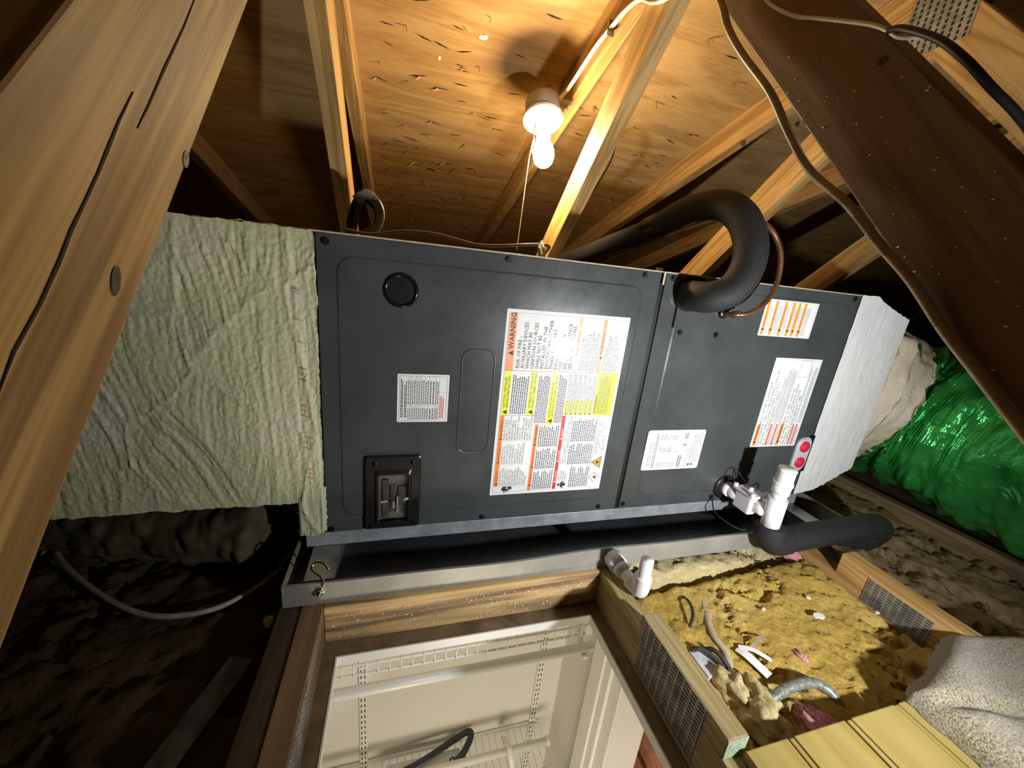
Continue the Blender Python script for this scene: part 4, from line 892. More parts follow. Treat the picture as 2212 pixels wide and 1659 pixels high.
# ------------------------------------------------------------------ drain pan, struts, hook
PN = thing('drain_pan', (0.53, 1.0, CZ1), 'shallow galvanized drain pan under the air handler', 'drain pan')
PX0, PX1, PY0, PY1, PZ = -0.2, 1.27, 0.643, 1.42, -0.595
bm = bmesh.new()
def q_(bm, pts): return bm.faces.new([bm.verts.new(p) for p in pts])
o_ = [(PX0, PY0), (PX1, PY0), (PX1, PY1), (PX0, PY1)]; t_ = 0.0012
NX = 60
for side in range(4):
    a, b = o_[side], o_[(side+1) % 4]
    cx, cy = (PX0+PX1)/2, (PY0+PY1)/2
    nx_, ny_ = (0, -1) if side == 0 else (1, 0) if side == 1 else (0, 1) if side == 2 else (-1, 0)
    pr = []
    for i in range(NX+1):
        f = i/NX; x = a[0]+(b[0]-a[0])*f; y = a[1]+(b[1]-a[1])*f
        wob = (0.004*math.sin(f*9.0)+0.0025*math.sin(f*23+1))*math.sin(math.pi*f) if side == 0 else 0
        pr.append([bm.verts.new((x-nx_*o2_, y-ny_*o2_-wob*h_*(ny_ != 0), CZ1+0.0005+0.0475*h_+dz)) for o2_, h_, dz in ((0, 0, 0), (0, 1, 0), (0.0, 1, 0.0), (0.006, 1, -0.0005), (0.006, 0.86, 0), (0.0016, 0.86, 0), (0.0016, 0, 0.001))])
    for p, r in zip(pr, pr[1:]):
        for k in range(6): bm.faces.new((p[k], r[k], r[k+1], p[k+1]))
bmesh.ops.remove_doubles(bm, verts=bm.verts, dist=0.00005); bmesh.ops.recalc_face_normals(bm, faces=bm.faces)
link(bm_mesh(bm), 'rim', 'rim_metal', PN)
grid_obj('pan_floor', 50, 16, lambda u, v: (PX0+0.001+(PX1-PX0-.002)*u, PY0+0.001+(PY1-PY0-.002)*v, CZ1+0.002+0.010*math.exp(-((v-0.0)/0.05)**2)*(0.6+.4*math.sin(u*9))), 'pan_metal', PN)
for i, (x, label) in enumerate(((-0.1665, 'steel strut channel under the left end of the air handler'), (1.12, 'steel strut channel under the right end of the air handler'))):
    st = thing('strut_channel', (x+0.027, 1.0, CZ1+0.003), label, 'strut', 'strut channels in the pan')
    bm = bmesh.new(); z0, z1 = CZ1+0.0035, -0.5985
    box_bm(bm, x, x+0.054, 0.656, 1.36, z1-0.0025, z1); box_bm(bm, x, x+0.0025, 0.656, 1.36, z0, z1-0.0025); box_bm(bm, x+0.0515, x+0.054, 0.656, 1.36, z0, z1-0.0025)
    link(bm_mesh(bm), 'channel', 'galvanized', st)
hk = thing('pan_hook', (-0.138, 0.655, -0.600), 'bright zinc hook bolt clamped to the left corner of the pan', 'hook')
tube('hook', [(-0.130, 0.640, -0.600), (-0.133, 0.651, -0.590), (-0.152, 0.664, -0.578), (-0.146, 0.672, -0.570), (-0.132, 0.668, -0.572), (-0.122, 0.659, -0.580)], 0.0028, 'zinc', hk, n=10)
lathe('washer', [(0.009, 0), (0.009, 0.0016), (0.0075, 0.002), (0.006, 0.002)], (-0.136, 0.6425, -0.613), (0, -1, 0), 'zinc', hk, 18)
lathe('nut', [(0.0062, 0.002), (0.0062, 0.007), (0.004, 0.0075), (0.003, 0.010), (0, 0.010)], (-0.136, 0.6425, -0.613), (0, -1, 0), 'zinc', hk, 6)
# emergency drain stub of the pan
PV = thing('pan_drain_pipe', (0.495, 0.60, -0.63), 'white plastic elbow and open riser on the front of the drain pan', 'pipe')
cyl('adapter', (0.484, 0.6425, -0.613), (0.487, 0.612, -0.616), 0.0215, 'pvc', PV, n=8); cyl('adapter_hub', (0.487, 0.612, -0.616), (0.489, 0.597, -0.6175), 0.0185, 'pvc', PV)
cyl('stub_pipe', (0.489, 0.60, -0.6175), (0.498, 0.563, -0.622), 0.0135, 'pvc', PV)
tube('elbow', [(0.494, 0.577, -0.620), (0.499, 0.560, -0.6225), (0.5015, 0.5505, -0.6200), (0.5015, 0.5495, -0.600), (0.5015, 0.5495, -0.586)], 0.0178, 'pvc', PV, n=20)
bm = bmesh.new(); R1 = tube_bm(bm, [(0.5015, 0.5495, -0.605), (0.5025, 0.5495, -0.545)], 0.0134, n=24, cap=False); R2 = tube_bm(bm, [(0.5025, 0.5495, -0.545), (0.5015, 0.5495, -0.600)], 0.0108, n=24, cap=False)
for k in range(24): bm.faces.new((R1[-1][k], R1[-1][(k+1) % 24], R2[0][(-k-1) % 24], R2[0][(-k) % 24])) if False else None
bmesh.ops.bridge_loops(bm, edges=[e for e in bm.edges if all(v in R1[-1] for v in e.verts)]+[e for e in bm.edges if all(v in R2[0] for v in e.verts)])
bmesh.ops.recalc_face_normals(bm, faces=bm.faces); link(smooth(bm_mesh(bm)), 'riser', 'pvc', PV)

# ------------------------------------------------------------------ condensate trap, float switch, insulated drain
TR = thing('condensate_trap', (0.905, 0.62, -0.56), 'white plastic cleanout riser rising from the black drain elbow', 'pipe')
TX, TY = 0.905, 0.615
cyl('tee_body', (TX+0.003, TY, -0.560), (TX+0.001, TY, -0.470), 0.0215, 'pvc', TR); cyl('riser', (TX+0.001, TY, -0.472), (TX, TY, -0.452), 0.0165, 'pvc', TR)
cyl('adapter', (TX, TY, -0.455), (TX, TY, -0.430), 0.0200, 'pvc', TR); cyl('adapter_flange', (TX, TY, -0.432), (TX, TY, -0.424), 0.0222, 'pvc', TR)
lathe('cap', [(0.0178, 0.0), (0.0195, 0.001), (0.0195, 0.030), (0.0205, 0.031), (0.0205, 0.035), (0.0190, 0.037), (0.0, 0.0375)], (TX, TY, -0.4245), (0, 0, 1), 'pvc', TR, 28)
cyl('tee_branch', (TX, TY+0.012, -0.520), (TX-0.004, TY+0.045, -0.520), 0.0185, 'pvc', TR)
FS = thing('float_switch', (0.89, 0.69, -0.53), 'white condensate float switch box on the drain port', 'float switch')
cyl('port_pipe', (0.886, FY-0.004, -0.520), (0.888, 0.700, -0.520), 0.0168, 'pvc_primer', FS); cyl('port_hub', (0.886, FY-0.004, -0.520), (0.887, 0.728, -0.520), 0.0200, 'pvc', FS)
bm = bmesh.new(); box_bm(bm, 0.872, 0.912, 0.654, 0.704, -0.545, -0.495, 0.004); link(bm_mesh(bm), 'housing', 'pvc_tint', FS)
bm = bmesh.new(); box_bm(bm, 0.866, 0.920, 0.648, 0.710, -0.495, -0.488, 0.002); link(bm_mesh(bm), 'lid', 'pvc_tint', FS)
for (x, y) in ((0.870, 0.652), (0.916, 0.652), (0.870, 0.706), (0.893, 0.679)): lathe('lid_boss', [(0.006, 0), (0.006, 0.008), (0.003, 0.009), (0, 0.009)], (x, y, -0.488), (0, 0, 1), 'pvc_tint', FS, 12)
bm = bmesh.new()
for i in range(5): box_bm(bm, 0.884, 0.884+0.018*(0.6+0.4*((i*7) % 3)/2), 0.6532, 0.6538, -0.512-i*0.0055, -0.509-i*0.0055)
link(bm_mesh(bm), 'print', 'ink_grey', FS)
tube('switch_lead', [(0.900, 0.655, -0.545), (0.895, 0.648, -0.575), (0.868, 0.66, -0.590), (0.835, 0.71, -0.575), (0.850, FY-0.004, -0.551)], 0.0018, 'cable_black', FS, n=6)
tube('switch_lead', [(0.868, 0.700, -0.49), (0.872, 0.725, -0.465), (0.894, 0.735, -0.458), (0.905, 0.725, -0.475), (0.912, 0.70, -0.488), (0.925, 0.69, -0.475), (0.930, 0.69, -0.50)], 0.0014, 'cable_black', FS, n=6)
DL = thing('insulated_drain_line', (1.1, 0.605, -0.63), 'black foam-insulated drain line running right along the pan', 'pipe')
tube('elbow_insulation', [(TX+0.003, TY-0.004, -0.548), (TX+0.004, TY-0.006, -0.572), (TX+0.020, TY-0.010, -0.590), (TX+0.055, TY-0.010, -0.591)], 0.0355, 'foam', DL, n=20)
tube('pipe_insulation', [(TX+0.050, 0.605, -0.591), (1.05, 0.604, -0.586), (1.16, 0.602, -0.580), (1.24, 0.601, -0.576), (1.295, 0.603, -0.580), (1.320, 0.610, -0.605), (1.318, 0.630, -0.648), (1.305, 0.665, -0.69), (1.29, 0.70, -0.72)], 0.0325, 'foam', DL, n=20)
lathe('seam_ring', [(0.0328, -0.003), (0.0345, 0.0), (0.0328, 0.003)], (TX+0.056, 0.605, -0.591), (1, 0.01, 0.01), 'tape_black', DL, 24)

# ------------------------------------------------------------------ refrigerant lines
SC = thing('suction_line', (0.68, 1.0, 0.1), 'thick black foam-insulated refrigerant line looping out of the panel', 'pipe')
tube('insulation', [(0.620, EY-0.006, -0.012), (0.618, 0.712, -0.013), (0.628, 0.685, -0.010), (0.657, 0.670, 0.008), (0.684, 0.672, 0.052), (0.693, 0.688, 0.105), (0.690, 0.726, 0.158), (0.688, 0.795, 0.190), (0.684, 0.90, 0.188), (0.680, 1.00, 0.160)], 0.0325, 'foam', SC, n=22, per=10)
tube('insulation', [(0.680, 1.00, 0.160), (0.675, 1.10, 0.140), (0.665, 1.25, 0.114), (0.645, 1.42, 0.080), (0.61, 1.62, 0.045), (0.56, 1.9, -0.02)], 0.0300, 'foam', SC, n=20)
tube('tape_band', [(0.6805, 0.985, 0.1635), (0.680, 1.00, 0.160), (0.6785, 1.04, 0.152)], 0.0338, 'tape_black', SC, n=22)
LQ = thing('liquid_line', (0.75, 0.71, 0.0), 'bare copper refrigerant tube curving beside the black line', 'pipe')
tube('tube', [(0.724, EY-0.006, -0.044), (0.7245, 0.726, -0.045), (0.732, 0.712, -0.043), (0.755, 0.705, -0.038), (0.785, 0.702, -0.018), (0.808, 0.703, 0.022), (0.810, 0.708, 0.075), (0.796, 0.716, 0.118), (0.765, 0.735, 0.155), (0.74, 0.80, 0.175), (0.725, 0.92, 0.16), (0.71, 1.1, 0.12), (0.68, 1.4, 0.04)], 0.0058, 'copper', LQ, n=14)
cyl('braze_joint', (0.7265, 0.721, -0.0445), (0.739, 0.7095, -0.0415), 0.0078, 'copper', LQ, n=14)

# ------------------------------------------------------------------ lamp
LX, LYY = 0.374, 1.19; UP = Vector((0, 0.3746, 0.9272)); LC = Vector((LX, LYY, 0.410))-UP*0.402
LM = thing('ceiling_lamp', (LX, LYY, 0.30), 'lit bare bulb in a white pull-chain lampholder under the rafter', 'lamp')
lathe('junction_box', [(0.0, 0.462), (0.046, 0.462), (0.049, 0.458), (0.051, 0.420), (0.051, 0.412)], LC, UP, 'box_grey', LM, 32)
bm = bmesh.new(); box_bm(bm, LX+0.020, T2X-0.0005, LYY+0.010, LYY+0.034, 0.4660, 0.4790, 0.001); link(bm_mesh(bm), 'bracket', 'box_grey', LM)
lathe('lampholder', [(0.0, 0.413), (0.056, 0.413), (0.0575, 0.410), (0.057, 0.404), (0.050, 0.400), (0.028, 0.397), (0.0235, 0.390), (0.0225, 0.374), (0.0205, 0.372), (0.0, 0.372)], LC, UP, 'porcelain', LM, 36)
for dx, dy in ((-0.038, -0.014), (0.040, 0.012)): lathe('mount_screw', [(0.0045, 0.0), (0.0045, -0.002), (0.0, -0.0025)], LC+UP*0.4015+Vector((dx, 0, 0))+UP.cross(Vector((1, 0, 0)))*dy, UP, 'brass', LM, 10)
lathe('bulb_base', [(0.0135, 0.374), (0.0135, 0.360), (0.0185, 0.357)], LC, UP, 'porcelain', LM, 28)
lathe('bulb', [(0.0185, 0.358), (0.0195, 0.350), (0.0190, 0.343), (0.0205, 0.336), (0.0265, 0.324), (0.0300, 0.310), (0.0295, 0.296), (0.0255, 0.283), (0.0180, 0.274), (0.0080, 0.2695), (0.0, 0.269)], LC, UP, 'bulb_glow', LM, 32)
cx, cy = LX-0.030, LYY-0.030
bm = bmesh.new(); box_bm(bm, -0.012, 0.012, -0.009, 0.009, -0.006, 0.004, 0.002); o = link(bm_mesh(bm), 'outlet', 'porcelain', None); o.matrix_basis = Matrix.Translation(LC+UP*0.401+UP.cross(Vector((1, 0, 0)))*0.036) @ Matrix.Rotation(-math.radians(22), 4, 'X'); o.parent = LM; o.matrix_parent_inverse = PINV(LM)
tube('chain', [(LX-0.026, LYY-0.018, 0.402), (cx, cy, 0.392), (cx-.001, cy, 0.375), (cx-.001, cy, 0.355)], 0.0014, 'brass', LM, n=6)
tube('pull_cord', [(cx, cy, 0.358), (cx+.003, cy-.001, 0.335), (cx+.001, cy, 0.318), (cx-.003, cy, 0.330), (cx-.002, cy, 0.352), (cx-.006, cy, 0.325), (cx-.009, cy, 0.295), (cx-.013, cy, 0.20), (cx-.018, cy, 0.06)], 0.0017, 'cord_white', LM, n=6)

# ------------------------------------------------------------------ cables
def cable(name, pts, r, mat, label, group=None, flat=1.6, n=10, cat='cable'):
    o = tube(name, pts, r, mat, None, n=n, flat=flat); return tag(o, label, cat, group)
cable('power_cable', [(0.402, 1.195, 0.458), (0.424, 1.165, 0.485), (0.441, 1.105, 0.525), (0.4465, 1.05, 0.546), (0.4475, 0.973, 0.552), (0.4480, 0.925, 0.554), (0.4490, 0.868, 0.545), (0.4490, 0.78, 0.50), (0.4490, 0.6, 0.47)], 0.0042, 'cable_white', 'white flat cable stapled along the rafter to the lamp')
def cable_text(cab, body, p0, p1, size, r, mat='ink'):
    p0, p1 = Vector(p0), Vector(p1); d = (p1-p0).normalized(); n_ = Vector((-1, 0, 0)); n_ = (n_-d*n_.dot(d)).normalized(); up = n_.cross(d); bm = bmesh.new()
    text_faces(bm, body, size, lambda x, y: p0+d*x+up*(y-size*.35)+n_*r, 0); link(bm_mesh(bm), 'lettering', mat, cab)
cable_text(bpy.data.objects['power_cable'], 'OUTERS TYPE NM 14/2 WITH GROUND 600 VOLTS', (0.4475, 0.975, 0.552), (0.4385, 1.10, 0.5275), 0.0062, 0.0072)
bm = bmesh.new(); box_bm(bm, 0.440, 0.4565, 0.985, 0.990, 0.536, 0.566, 0.001); o = link(bm_mesh(bm), 'cable_staple', 'galvanized'); tag(o, 'metal staple holding the white lamp cable to the rafter', 'staple')
cable('power_cable', [(0.445, 0.70, 0.52), (0.445, 0.611, 0.414), (0.446, 0.58, 0.366), (0.4455, 0.536, 0.315), (0.444, 0.471, 0.249), (0.444, 0.425, 0.19), (0.4455, 0.385, 0.143), (0.4455, 0.332, 0.102), (0.4470, 0.289, 0.060), (0.4490, 0.255, 0.028), (0.4500, 0.219, -0.012), (0.4500, 0.180, -0.050), (0.4500, 0.12, -0.11), (0.450, 0.0, -0.24)], 0.0040, 'cable_tan', 'tan flat cable hanging along the edge of the dark brown web')
tan = bpy.data.objects['power_cable.001']
for a, b, t_ in (((0.4455, 0.332, 0.102), (0.4455, 0.385, 0.143), 'TYPE NM'), ((0.4475, 0.278, 0.050), (0.4455, 0.332, 0.102), 'ANACONDA * DUTREX'), ((0.4498, 0.222, -0.009), (0.4492, 0.250, 0.023), '(UL)')): cable_text(tan, t_, a, b, 0.0052, 0.0068)
cable('thin_wire', [(0.4500, 0.56, 0.41), (0.4515, 0.518, 0.366), (0.4530, 0.474, 0.332), (0.4535, 0.439, 0.313), (0.4535, 0.375, 0.278), (0.4535, 0.352, 0.262), (0.4530, 0.337, 0.250), (0.453, 0.31, 0.240)], 0.0020, 'cable_white', 'thin pale wire crossing the top of the dark brown web', flat=1.0, n=8)
cable('black_cord', [(0.4530, 0.352, 0.262), (0.4525, 0.336, 0.256), (0.4525, 0.304, 0.234), (0.456, 0.280, 0.210), (0.468, 0.262, 0.186), (0.485, 0.248, 0.166), (0.500, 0.238, 0.146), (0.502, 0.236, 0.12)], 0.0032, 'cable_black', 'black cord bending over the upper edge of the dark brown web', flat=1.3)
cable('thermostat_wire', [(0.499, 0.76, 0.54), (0.499, 0.837, 0.473), (0.4985, 0.881, 0.418), (0.4995, 0.967, 0.333), (0.503, 0.997, 0.289), (0.510, 1.10, 0.228), (0.506, 1.25, 0.158), (0.4985, 1.33, 0.10), (0.498, 1.38, 0.04)], 0.0019, 'cable_black', 'thin dark wire running down the lit web behind the bulb', flat=1.0, n=8)
cable('control_wire', [(-0.110, 0.86, 0.044), (-0.060, 0.845, 0.040), (0.000, 0.84, 0.052), (0.060, 0.84, 0.055), (0.110, 0.84, 0.049), (0.150, 0.84, 0.044), (0.200, 0.84, 0.048), (0.285, 0.84, 0.060), (0.33, 0.9, 0.06), (0.42, 1.2, 0.05)], 0.0030, 'cable_brown', 'brown twin wire lying along the top edge of the air handler', flat=1.6, n=8)
cable('grey_cable', [(-0.284, 1.02, -0.62), (-0.238, 0.90, -0.669), (-0.245, 0.785, -0.674), (-0.310, 0.711, -0.678), (-0.379, 0.691, -0.676), (-0.459, 0.711, -0.676), (-0.574, 0.789, -0.674), (-0.69, 0.895, -0.669), (-0.74, 1.00, -0.68), (-0.66, 1.06, -0.675), (-0.45, 1.02, -0.66)], 0.0050, 'cable_grey', 'grey cable lying in a wide loop in the dark left bay', flat=1.0)
ft = tube('flexible_tube', [(-0.112, 1.00, 0.034), (-0.108, 1.00, 0.075), (-0.096, 1.0, 0.112), (-0.078, 1.0, 0.122), (-0.061, 1.0, 0.108), (-0.054, 1.0, 0.090), (-0.060, 1.0, 0.068), (-0.082, 1.0, 0.045), (-0.09, 1.0, 0.031)], 0.010, 'tape_black', None, n=12, flat=1.3, rfun=lambda t: 0.0125-0.0055*t)
tube('plastic_sleeve', [(-0.100, 0.985, 0.112), (-0.078, 0.982, 0.128), (-0.057, 0.982, 0.113), (-0.049, 0.985, 0.090), (-0.056, 0.985, 0.066), (-0.080, 0.988, 0.044), (-0.085, 0.99, 0.034)], 0.011, 'conduit_grey', ft, n=10, flat=0.35)
tag(ft, 'short black taped tube bent over on top of the air handler', 'tube')
ct = tube('cable_tie', [(0.277, 0.80, 0.032), (0.272, 0.80, 0.052), (0.279, 0.805, 0.064), (0.287, 0.81, 0.045), (0.290, 0.81, 0.033)], 0.0030, 'cord_white', None, n=6); tag(ct, 'pale loop of sheathing at the foot of the lit web', 'cable end')
sl = scrap_shape(0.013, 21, t=0.006); o = link(sl, 'mastic_lump', 'mastic_tan', None, (0.552, 0.775, 0.0395)); tag(o, 'cream lump of mastic on top of the panel seam', 'mastic')
bm = bmesh.new(); box_bm(bm, 0.548, 0.553, FY-0.003, FY, 0.004, 0.032, 0.001); o = link(bm_mesh(bm), 'mastic_drip', 'mastic_tan', AH)
# ------------------------------------------------------------------ insulation batts
def batt(name, x0, x1, y0, y1, z, mat, label, seed, amp=1.0, res=0.006, gx=0.0):
    nu, nv = int((x1-x0)/res), int((y1-y0)/res)
    def f(u, v):
        x = x0+(x1-x0)*u; y = y0+(y1-y0)*v
        a = noise.fractal(Vector((x*4, y*4, seed)), .8, 2.0, 4); b = abs(noise.noise(Vector((x*11+a, y*11, seed+3)))); c = noise.fractal(Vector((x*38, y*38, seed)), .7, 2.1, 4)
        g = abs(noise.noise(Vector((x*5.5+.3*c, y*3.2+.6*a, seed+9)))); groove = math.exp(-(g/0.045)**2)
        e = min(u*(x1-x0), (1-u)*(x1-x0), v*(y1-y0), (1-v)*(y1-y0)); rim = max(0.0, 1-e/0.03)
        h = amp*(0.020*a+0.022*b+0.010*c-0.040*groove)-0.04*rim**3
        s = 0.006*c
        return (x+s*(0 if u in (0, 1) else 1), y+s*(0 if v in (0, 1) else 1), max(z+h+gx*u, DZ1+0.001))
    o = grid_obj(name, nu, nv, f, mat); return tag(o, label, 'insulation', 'fibreglass batts between the joists')
batt('insulation_batt', T2X+0.040, T3X-0.002, -0.25, 0.612, -0.704, 'wool_yellow', 'yellow fibreglass batt right of the hatch, strewn with scraps', 3.1, 0.42, 0.0045, 0.052)
batt('insulation_batt', T2X+0.040, T3X-0.002, 0.616, 1.25, -0.674, 'wool_cream', 'pale fibreglass batt tucked under the front of the drain pan', 8.4, 0.55)
batt('insulation_batt', T3X+0.040, T4X-0.002, 0.0, 1.7, -0.685, 'wool_brown', 'brown dusty fibreglass batt beneath the green duct', 5.5, 1.0, 0.010)
batt('insulation_batt', T0X+0.040, T1X-0.041, -0.2, 1.9, -0.694, 'wool_shaded', 'shade-darkened insulation on the attic floor at the left', 2.2, 0.8, 0.012)
def tuft(x, y, z, s, seed, mat, label, cat='insulation', flatz=0.6):
    bm = bmesh.new(); bmesh.ops.create_icosphere(bm, subdivisions=4, radius=1.0)
    for v in bm.verts:
        k = 1+0.42*noise.fractal(v.co*1.1+Vector((seed, 0, 0)), .9, 2.0, 3)+0.05*noise.noise(v.co*9); v.co = Vector((v.co.x*k*s*.8, v.co.y*k*s*1.25, v.co.z*k*s*flatz))
    me = smooth(bm_mesh(bm)); o = link(me, 'insulation_tuft', mat, None, (x, y, z)); tag(o, label, cat, 'insulation tufts'); return o
tuft(0.668, 0.517, -0.690, 0.012, 1, 'pink_wool', 'pink tuft of wool around the tan cable')
tuft(0.935, 0.592, -0.672, 0.010, 2, 'pink_wool', 'pale pink tuft near the pan, beside the wood sliver')
tuft(0.782, 0.389, -0.678, 0.010, 3, 'pink_wool', 'small pink tuft in front of the grey conduit')
tuft(0.700, 0.285, -0.700, 0.040, 5, 'pink_wool', 'large shaded pink tuft behind the yellow boards')
tuft(1.040, 0.640, -0.668, 0.030, 6, 'pink_wool', 'dark pink tuft below the black drain line')
tuft(0.600, 0.375, -0.690, 0.030, 7, 'wool_cream', 'pale yellow clump of wool beside the treated block', flatz=.8)
tuft(0.605, 0.310, -0.690, 0.035, 8, 'wool_cream', 'pale yellow clump of wool nearest the yellow boards', flatz=.8)
tuft(0.635, 0.345, -0.685, 0.026, 9, 'wool_cream', 'pale yellow clump of wool beside the grey conduit', flatz=.8)
tuft(1.095, 0.440, -0.640, 0.012, 10, 'wool_cream', 'yellow wisp of wool against the orange block')
# cable and electrical odds and ends in the right bay
cable('branch_cable', [(0.760, 0.600, -0.700), (0.706, 0.575, -0.690), (0.668, 0.520, -0.688), (0.640, 0.470, -0.684), (0.636, 0.432, -0.684), (0.620, 0.400, -0.692), (0.60, 0.38, -0.71)], 0.0050, 'cable_tan', 'tan cable crossing the yellow insulation toward the treated block', flat=1.5)
cable('zip_tie', [(0.650, 0.575, -0.690), (0.640, 0.545, -0.676), (0.624, 0.515, -0.676), (0.602, 0.495, -0.694)], 0.0022, 'cable_black', 'black curved cable tie sticking out of the yellow insulation', flat=1.6, cat='cable tie')
jb = thing('electrical_box', (0.585, 0.425, -0.715), 'small grey electrical box half buried beside the treated block', 'electrical box')
bm = bmesh.new(); box_bm(bm, 0.565, 0.612, 0.398, 0.452, -0.718, -0.688, 0.002); link(bm_mesh(bm), 'box', 'port_grey', jb)
tube('box_wire', [(0.600, 0.450, -0.690), (0.607, 0.436, -0.676), (0.612, 0.415, -0.676), (0.618, 0.395, -0.688)], 0.0045, 'dark_debris', jb, n=8)
tube('box_wire', [(0.570, 0.452, -0.688), (0.583, 0.443, -0.677), (0.600, 0.420, -0.678), (0.610, 0.395, -0.690)], 0.0045, 'dark_debris', jb, n=8)
cable('grey_conduit', [(0.640, 0.372, -0.692), (0.625, 0.345, -0.690), (0.618, 0.330, -0.682), (0.645, 0.336, -0.672), (0.690, 0.340, -0.664), (0.735, 0.336, -0.662), (0.757, 0.322, -0.668), (0.762, 0.300, -0.680), (0.76, 0.275, -0.70)], 0.0085, 'conduit_grey', 'grey ribbed conduit arching over the insulation behind the boards', flat=1.0, n=14, cat='conduit')
def strip(name, pts, w, mat, label, cat, t=0.0008, up=(0, 0, 1)):
    bm = bmesh.new(); P = catmull(pts, 4) if len(pts) > 2 else [Vector(p) for p in pts]; R_ = []; up = Vector(up)
    for i, p in enumerate(P):
        d = (P[min(i+1, len(P)-1)]-P[max(i-1, 0)]).normalized(); s = d.cross(up).normalized()*w/2; h = up*t
        R_.append([bm.verts.new(p+s), bm.verts.new(p-s), bm.verts.new(p-s+h), bm.verts.new(p+s+h)])
    for a, b in zip(R_, R_[1:]):
        for k in range(4): bm.faces.new((a[k], a[(k+1) % 4], b[(k+1) % 4], b[k]))
    bm.faces.new(R_[0]); bm.faces.new(R_[-1]); bmesh.ops.recalc_face_normals(bm, faces=bm.faces)
    return tag(link(bm_mesh(bm), name, mat), label, cat)
strip('paper_strip', [(0.662, 0.431, -0.678), (0.668, 0.412, -0.676), (0.680, 0.372, -0.680)], 0.020, 'paper', 'white paper strip lying between conduit and tan cable', 'paper')
strip('paper_strip', [(0.666, 0.432, -0.677), (0.690, 0.420, -0.676), (0.715, 0.398, -0.682)], 0.010, 'paper', 'narrow curled white paper beside the larger paper strip', 'paper')
strip('violet_ribbon', [(0.690, 0.424, -0.682), (0.715, 0.432, -0.668), (0.738, 0.434, -0.672)], 0.004, 'violet_film', 'small violet ribbon curling up from the insulation', 'ribbon')
strip('wood_sliver', [(0.900, 0.575, -0.664), (0.925, 0.550, -0.662)], 0.006, 'pine', 'thin wood sliver lying on the insulation below the drain line', 'wood sliver')
for i, (x, y, s, lb) in enumerate(((0.900, 0.448, 0.016, 'torn white paper scrap in the middle of the yellow insulation'), (0.925, 0.492, 0.008, 'small white scrap between torn paper and orange block'), (1.035, 0.420, 0.007, 'tiny white scrap nearest the grey plate on the orange block'), (0.795, 0.492, 0.006, 'small white and violet scrap left of the torn paper'))):
    me = scrap_shape(s, 30+i, t=0.003); tag(link(me, 'paper_scrap', 'paper', None, (x, y, -0.694+0.052*(x-0.497)/0.568)), lb, 'paper')
rr = random.Random(5); gb = bmesh.new()
for i in range(160):
    x = rr.uniform(0.52, 1.05); y = rr.uniform(0.28, 0.60); a = noise.fractal(Vector((x*4, y*4, 3.1)), .8, 2.0, 4); b = abs(noise.noise(Vector((x*11+a, y*11, 6.1)))); z = -0.704+0.42*(0.020*a+0.022*b)+0.004+0.052*(x-0.497)/0.568
    l = rr.uniform(.0008, .0022); th = rr.uniform(0, 3)
    gb.faces.new([gb.verts.new((x+math.cos(th+k)*l, y+math.sin(th+k)*l*.6, z+math.sin(k)*l*.5)) for k in (0, 1.6, 3.1, 4.7)])
o = link(bm_mesh(gb), 'resin_flecks', 'zinc'); tag(o, 'glittering flecks scattered over the yellow insulation', 'flecks', kind='stuff')
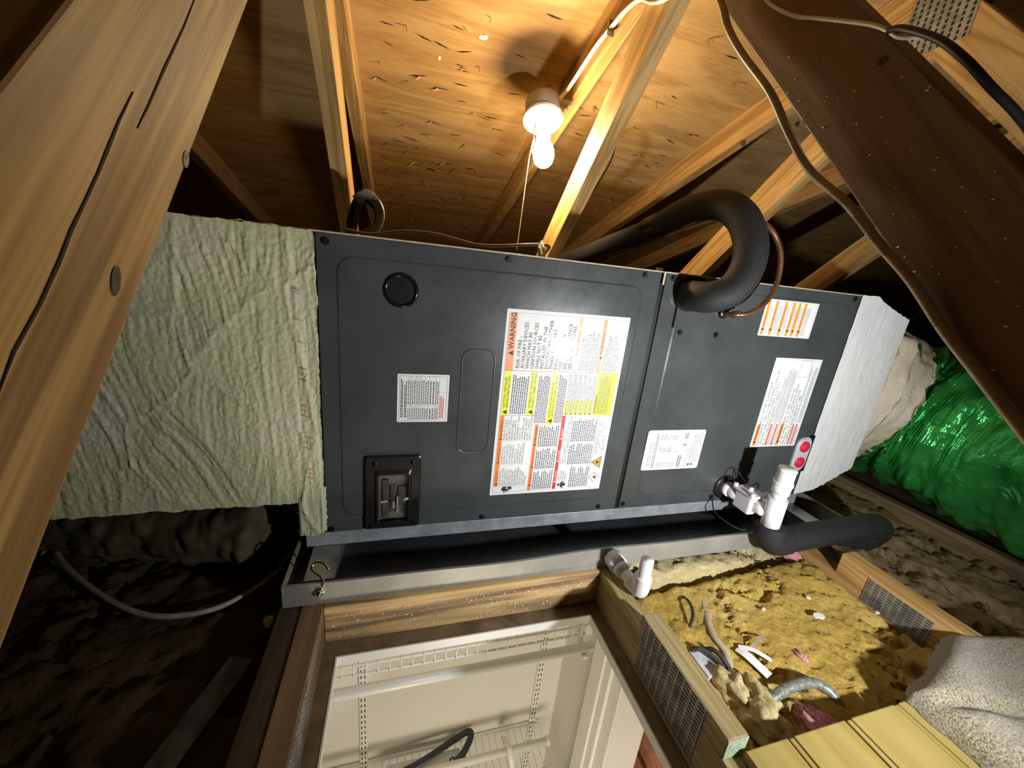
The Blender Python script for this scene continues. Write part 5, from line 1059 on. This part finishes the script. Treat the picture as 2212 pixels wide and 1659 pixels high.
# ------------------------------------------------------------------ yellow boards and towel
BP = thing('board_panel', (0.72, -0.1, CZ1), 'panel of smooth yellow boards with beaded joints, lower right', 'boards')
edges = [(0.487, 0.566), (0.579, 0.685), (0.700, 0.799), (0.811, 0.915), (0.928, 1.035)]
for i, (a, b) in enumerate(edges):
    plank('plank', ((a+b)/2, 0.261, -0.633), ((a+b)/2, -0.75, -0.633), b-a, 0.018, 'board_yellow', BP)
    if i: plank('bead', (a-0.0050, 0.2605, -0.6345), (a-0.0050, -0.75, -0.6345), 0.0085, 0.017, 'board_yellow', BP)
bm = bmesh.new(); box_bm(bm, 0.487, 1.035, -0.75, 0.255, -0.6435, -0.6425); link(bm_mesh(bm), 'backing', 'slot_dark', BP)
def tw(u, v):
    # u across X, v along Y; a folded terry towel with a rounded rim
    x = 0.826+0.40*u; yf = 0.262+0.066*min(1, u/0.58)-0.10*max(0, u-.58); y = yf-0.62*v
    e = min(u*0.40, v*0.62, (1-u)*.4); r = 0.030; k = min(1, e/r); h = 0.034*math.sqrt(max(0, 1-(1-k)**2))
    n_ = noise.fractal(Vector((x*7, y*7, 4)), .9, 2.0, 2)*0.010+0.0012*fbm(x*120, y*120, 2, 2); fold = 0.010*math.exp(-((y-yf+0.075+0.25*(u-.2))/0.012)**2)
    return (x+0.006*fbm(y*20, 2, 1)*(u == 0), y+0.008*fbm(x*18, 5, 1)*(v == 0), -0.6225+h+(n_-fold*1.2)*k+0.012*min(1, u*1.3)*k)
tl = grid_obj('towel', 90, 130, tw, 'towel'); tag(tl, 'fluffy beige towel draped at the lower right corner', 'towel')
# ------------------------------------------------------------------ things in the dark left bay
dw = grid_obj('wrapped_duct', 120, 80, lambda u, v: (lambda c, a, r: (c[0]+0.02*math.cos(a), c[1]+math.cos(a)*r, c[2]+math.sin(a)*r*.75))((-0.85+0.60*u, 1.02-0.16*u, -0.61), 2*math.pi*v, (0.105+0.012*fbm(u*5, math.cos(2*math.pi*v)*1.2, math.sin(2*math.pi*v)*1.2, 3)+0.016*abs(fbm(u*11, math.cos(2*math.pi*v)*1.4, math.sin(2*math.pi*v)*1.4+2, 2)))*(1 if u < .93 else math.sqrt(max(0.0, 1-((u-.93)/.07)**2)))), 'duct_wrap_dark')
tag(dw, 'crinkled olive wrapped duct in the dark under the left plenum', 'duct')
o = plank('grey_strip', (-0.295, 0.43, -0.672), (-0.245, 0.575, -0.668), 0.040, 0.006, 'vinyl_dark'); tag(o, 'dusty grey strip lying in the dark left bay', 'strip')
tuft(-0.225, 0.640, -0.665, 0.010, 12, 'wool_cream', 'tiny yellow tuft beside the left corner of the drain pan')
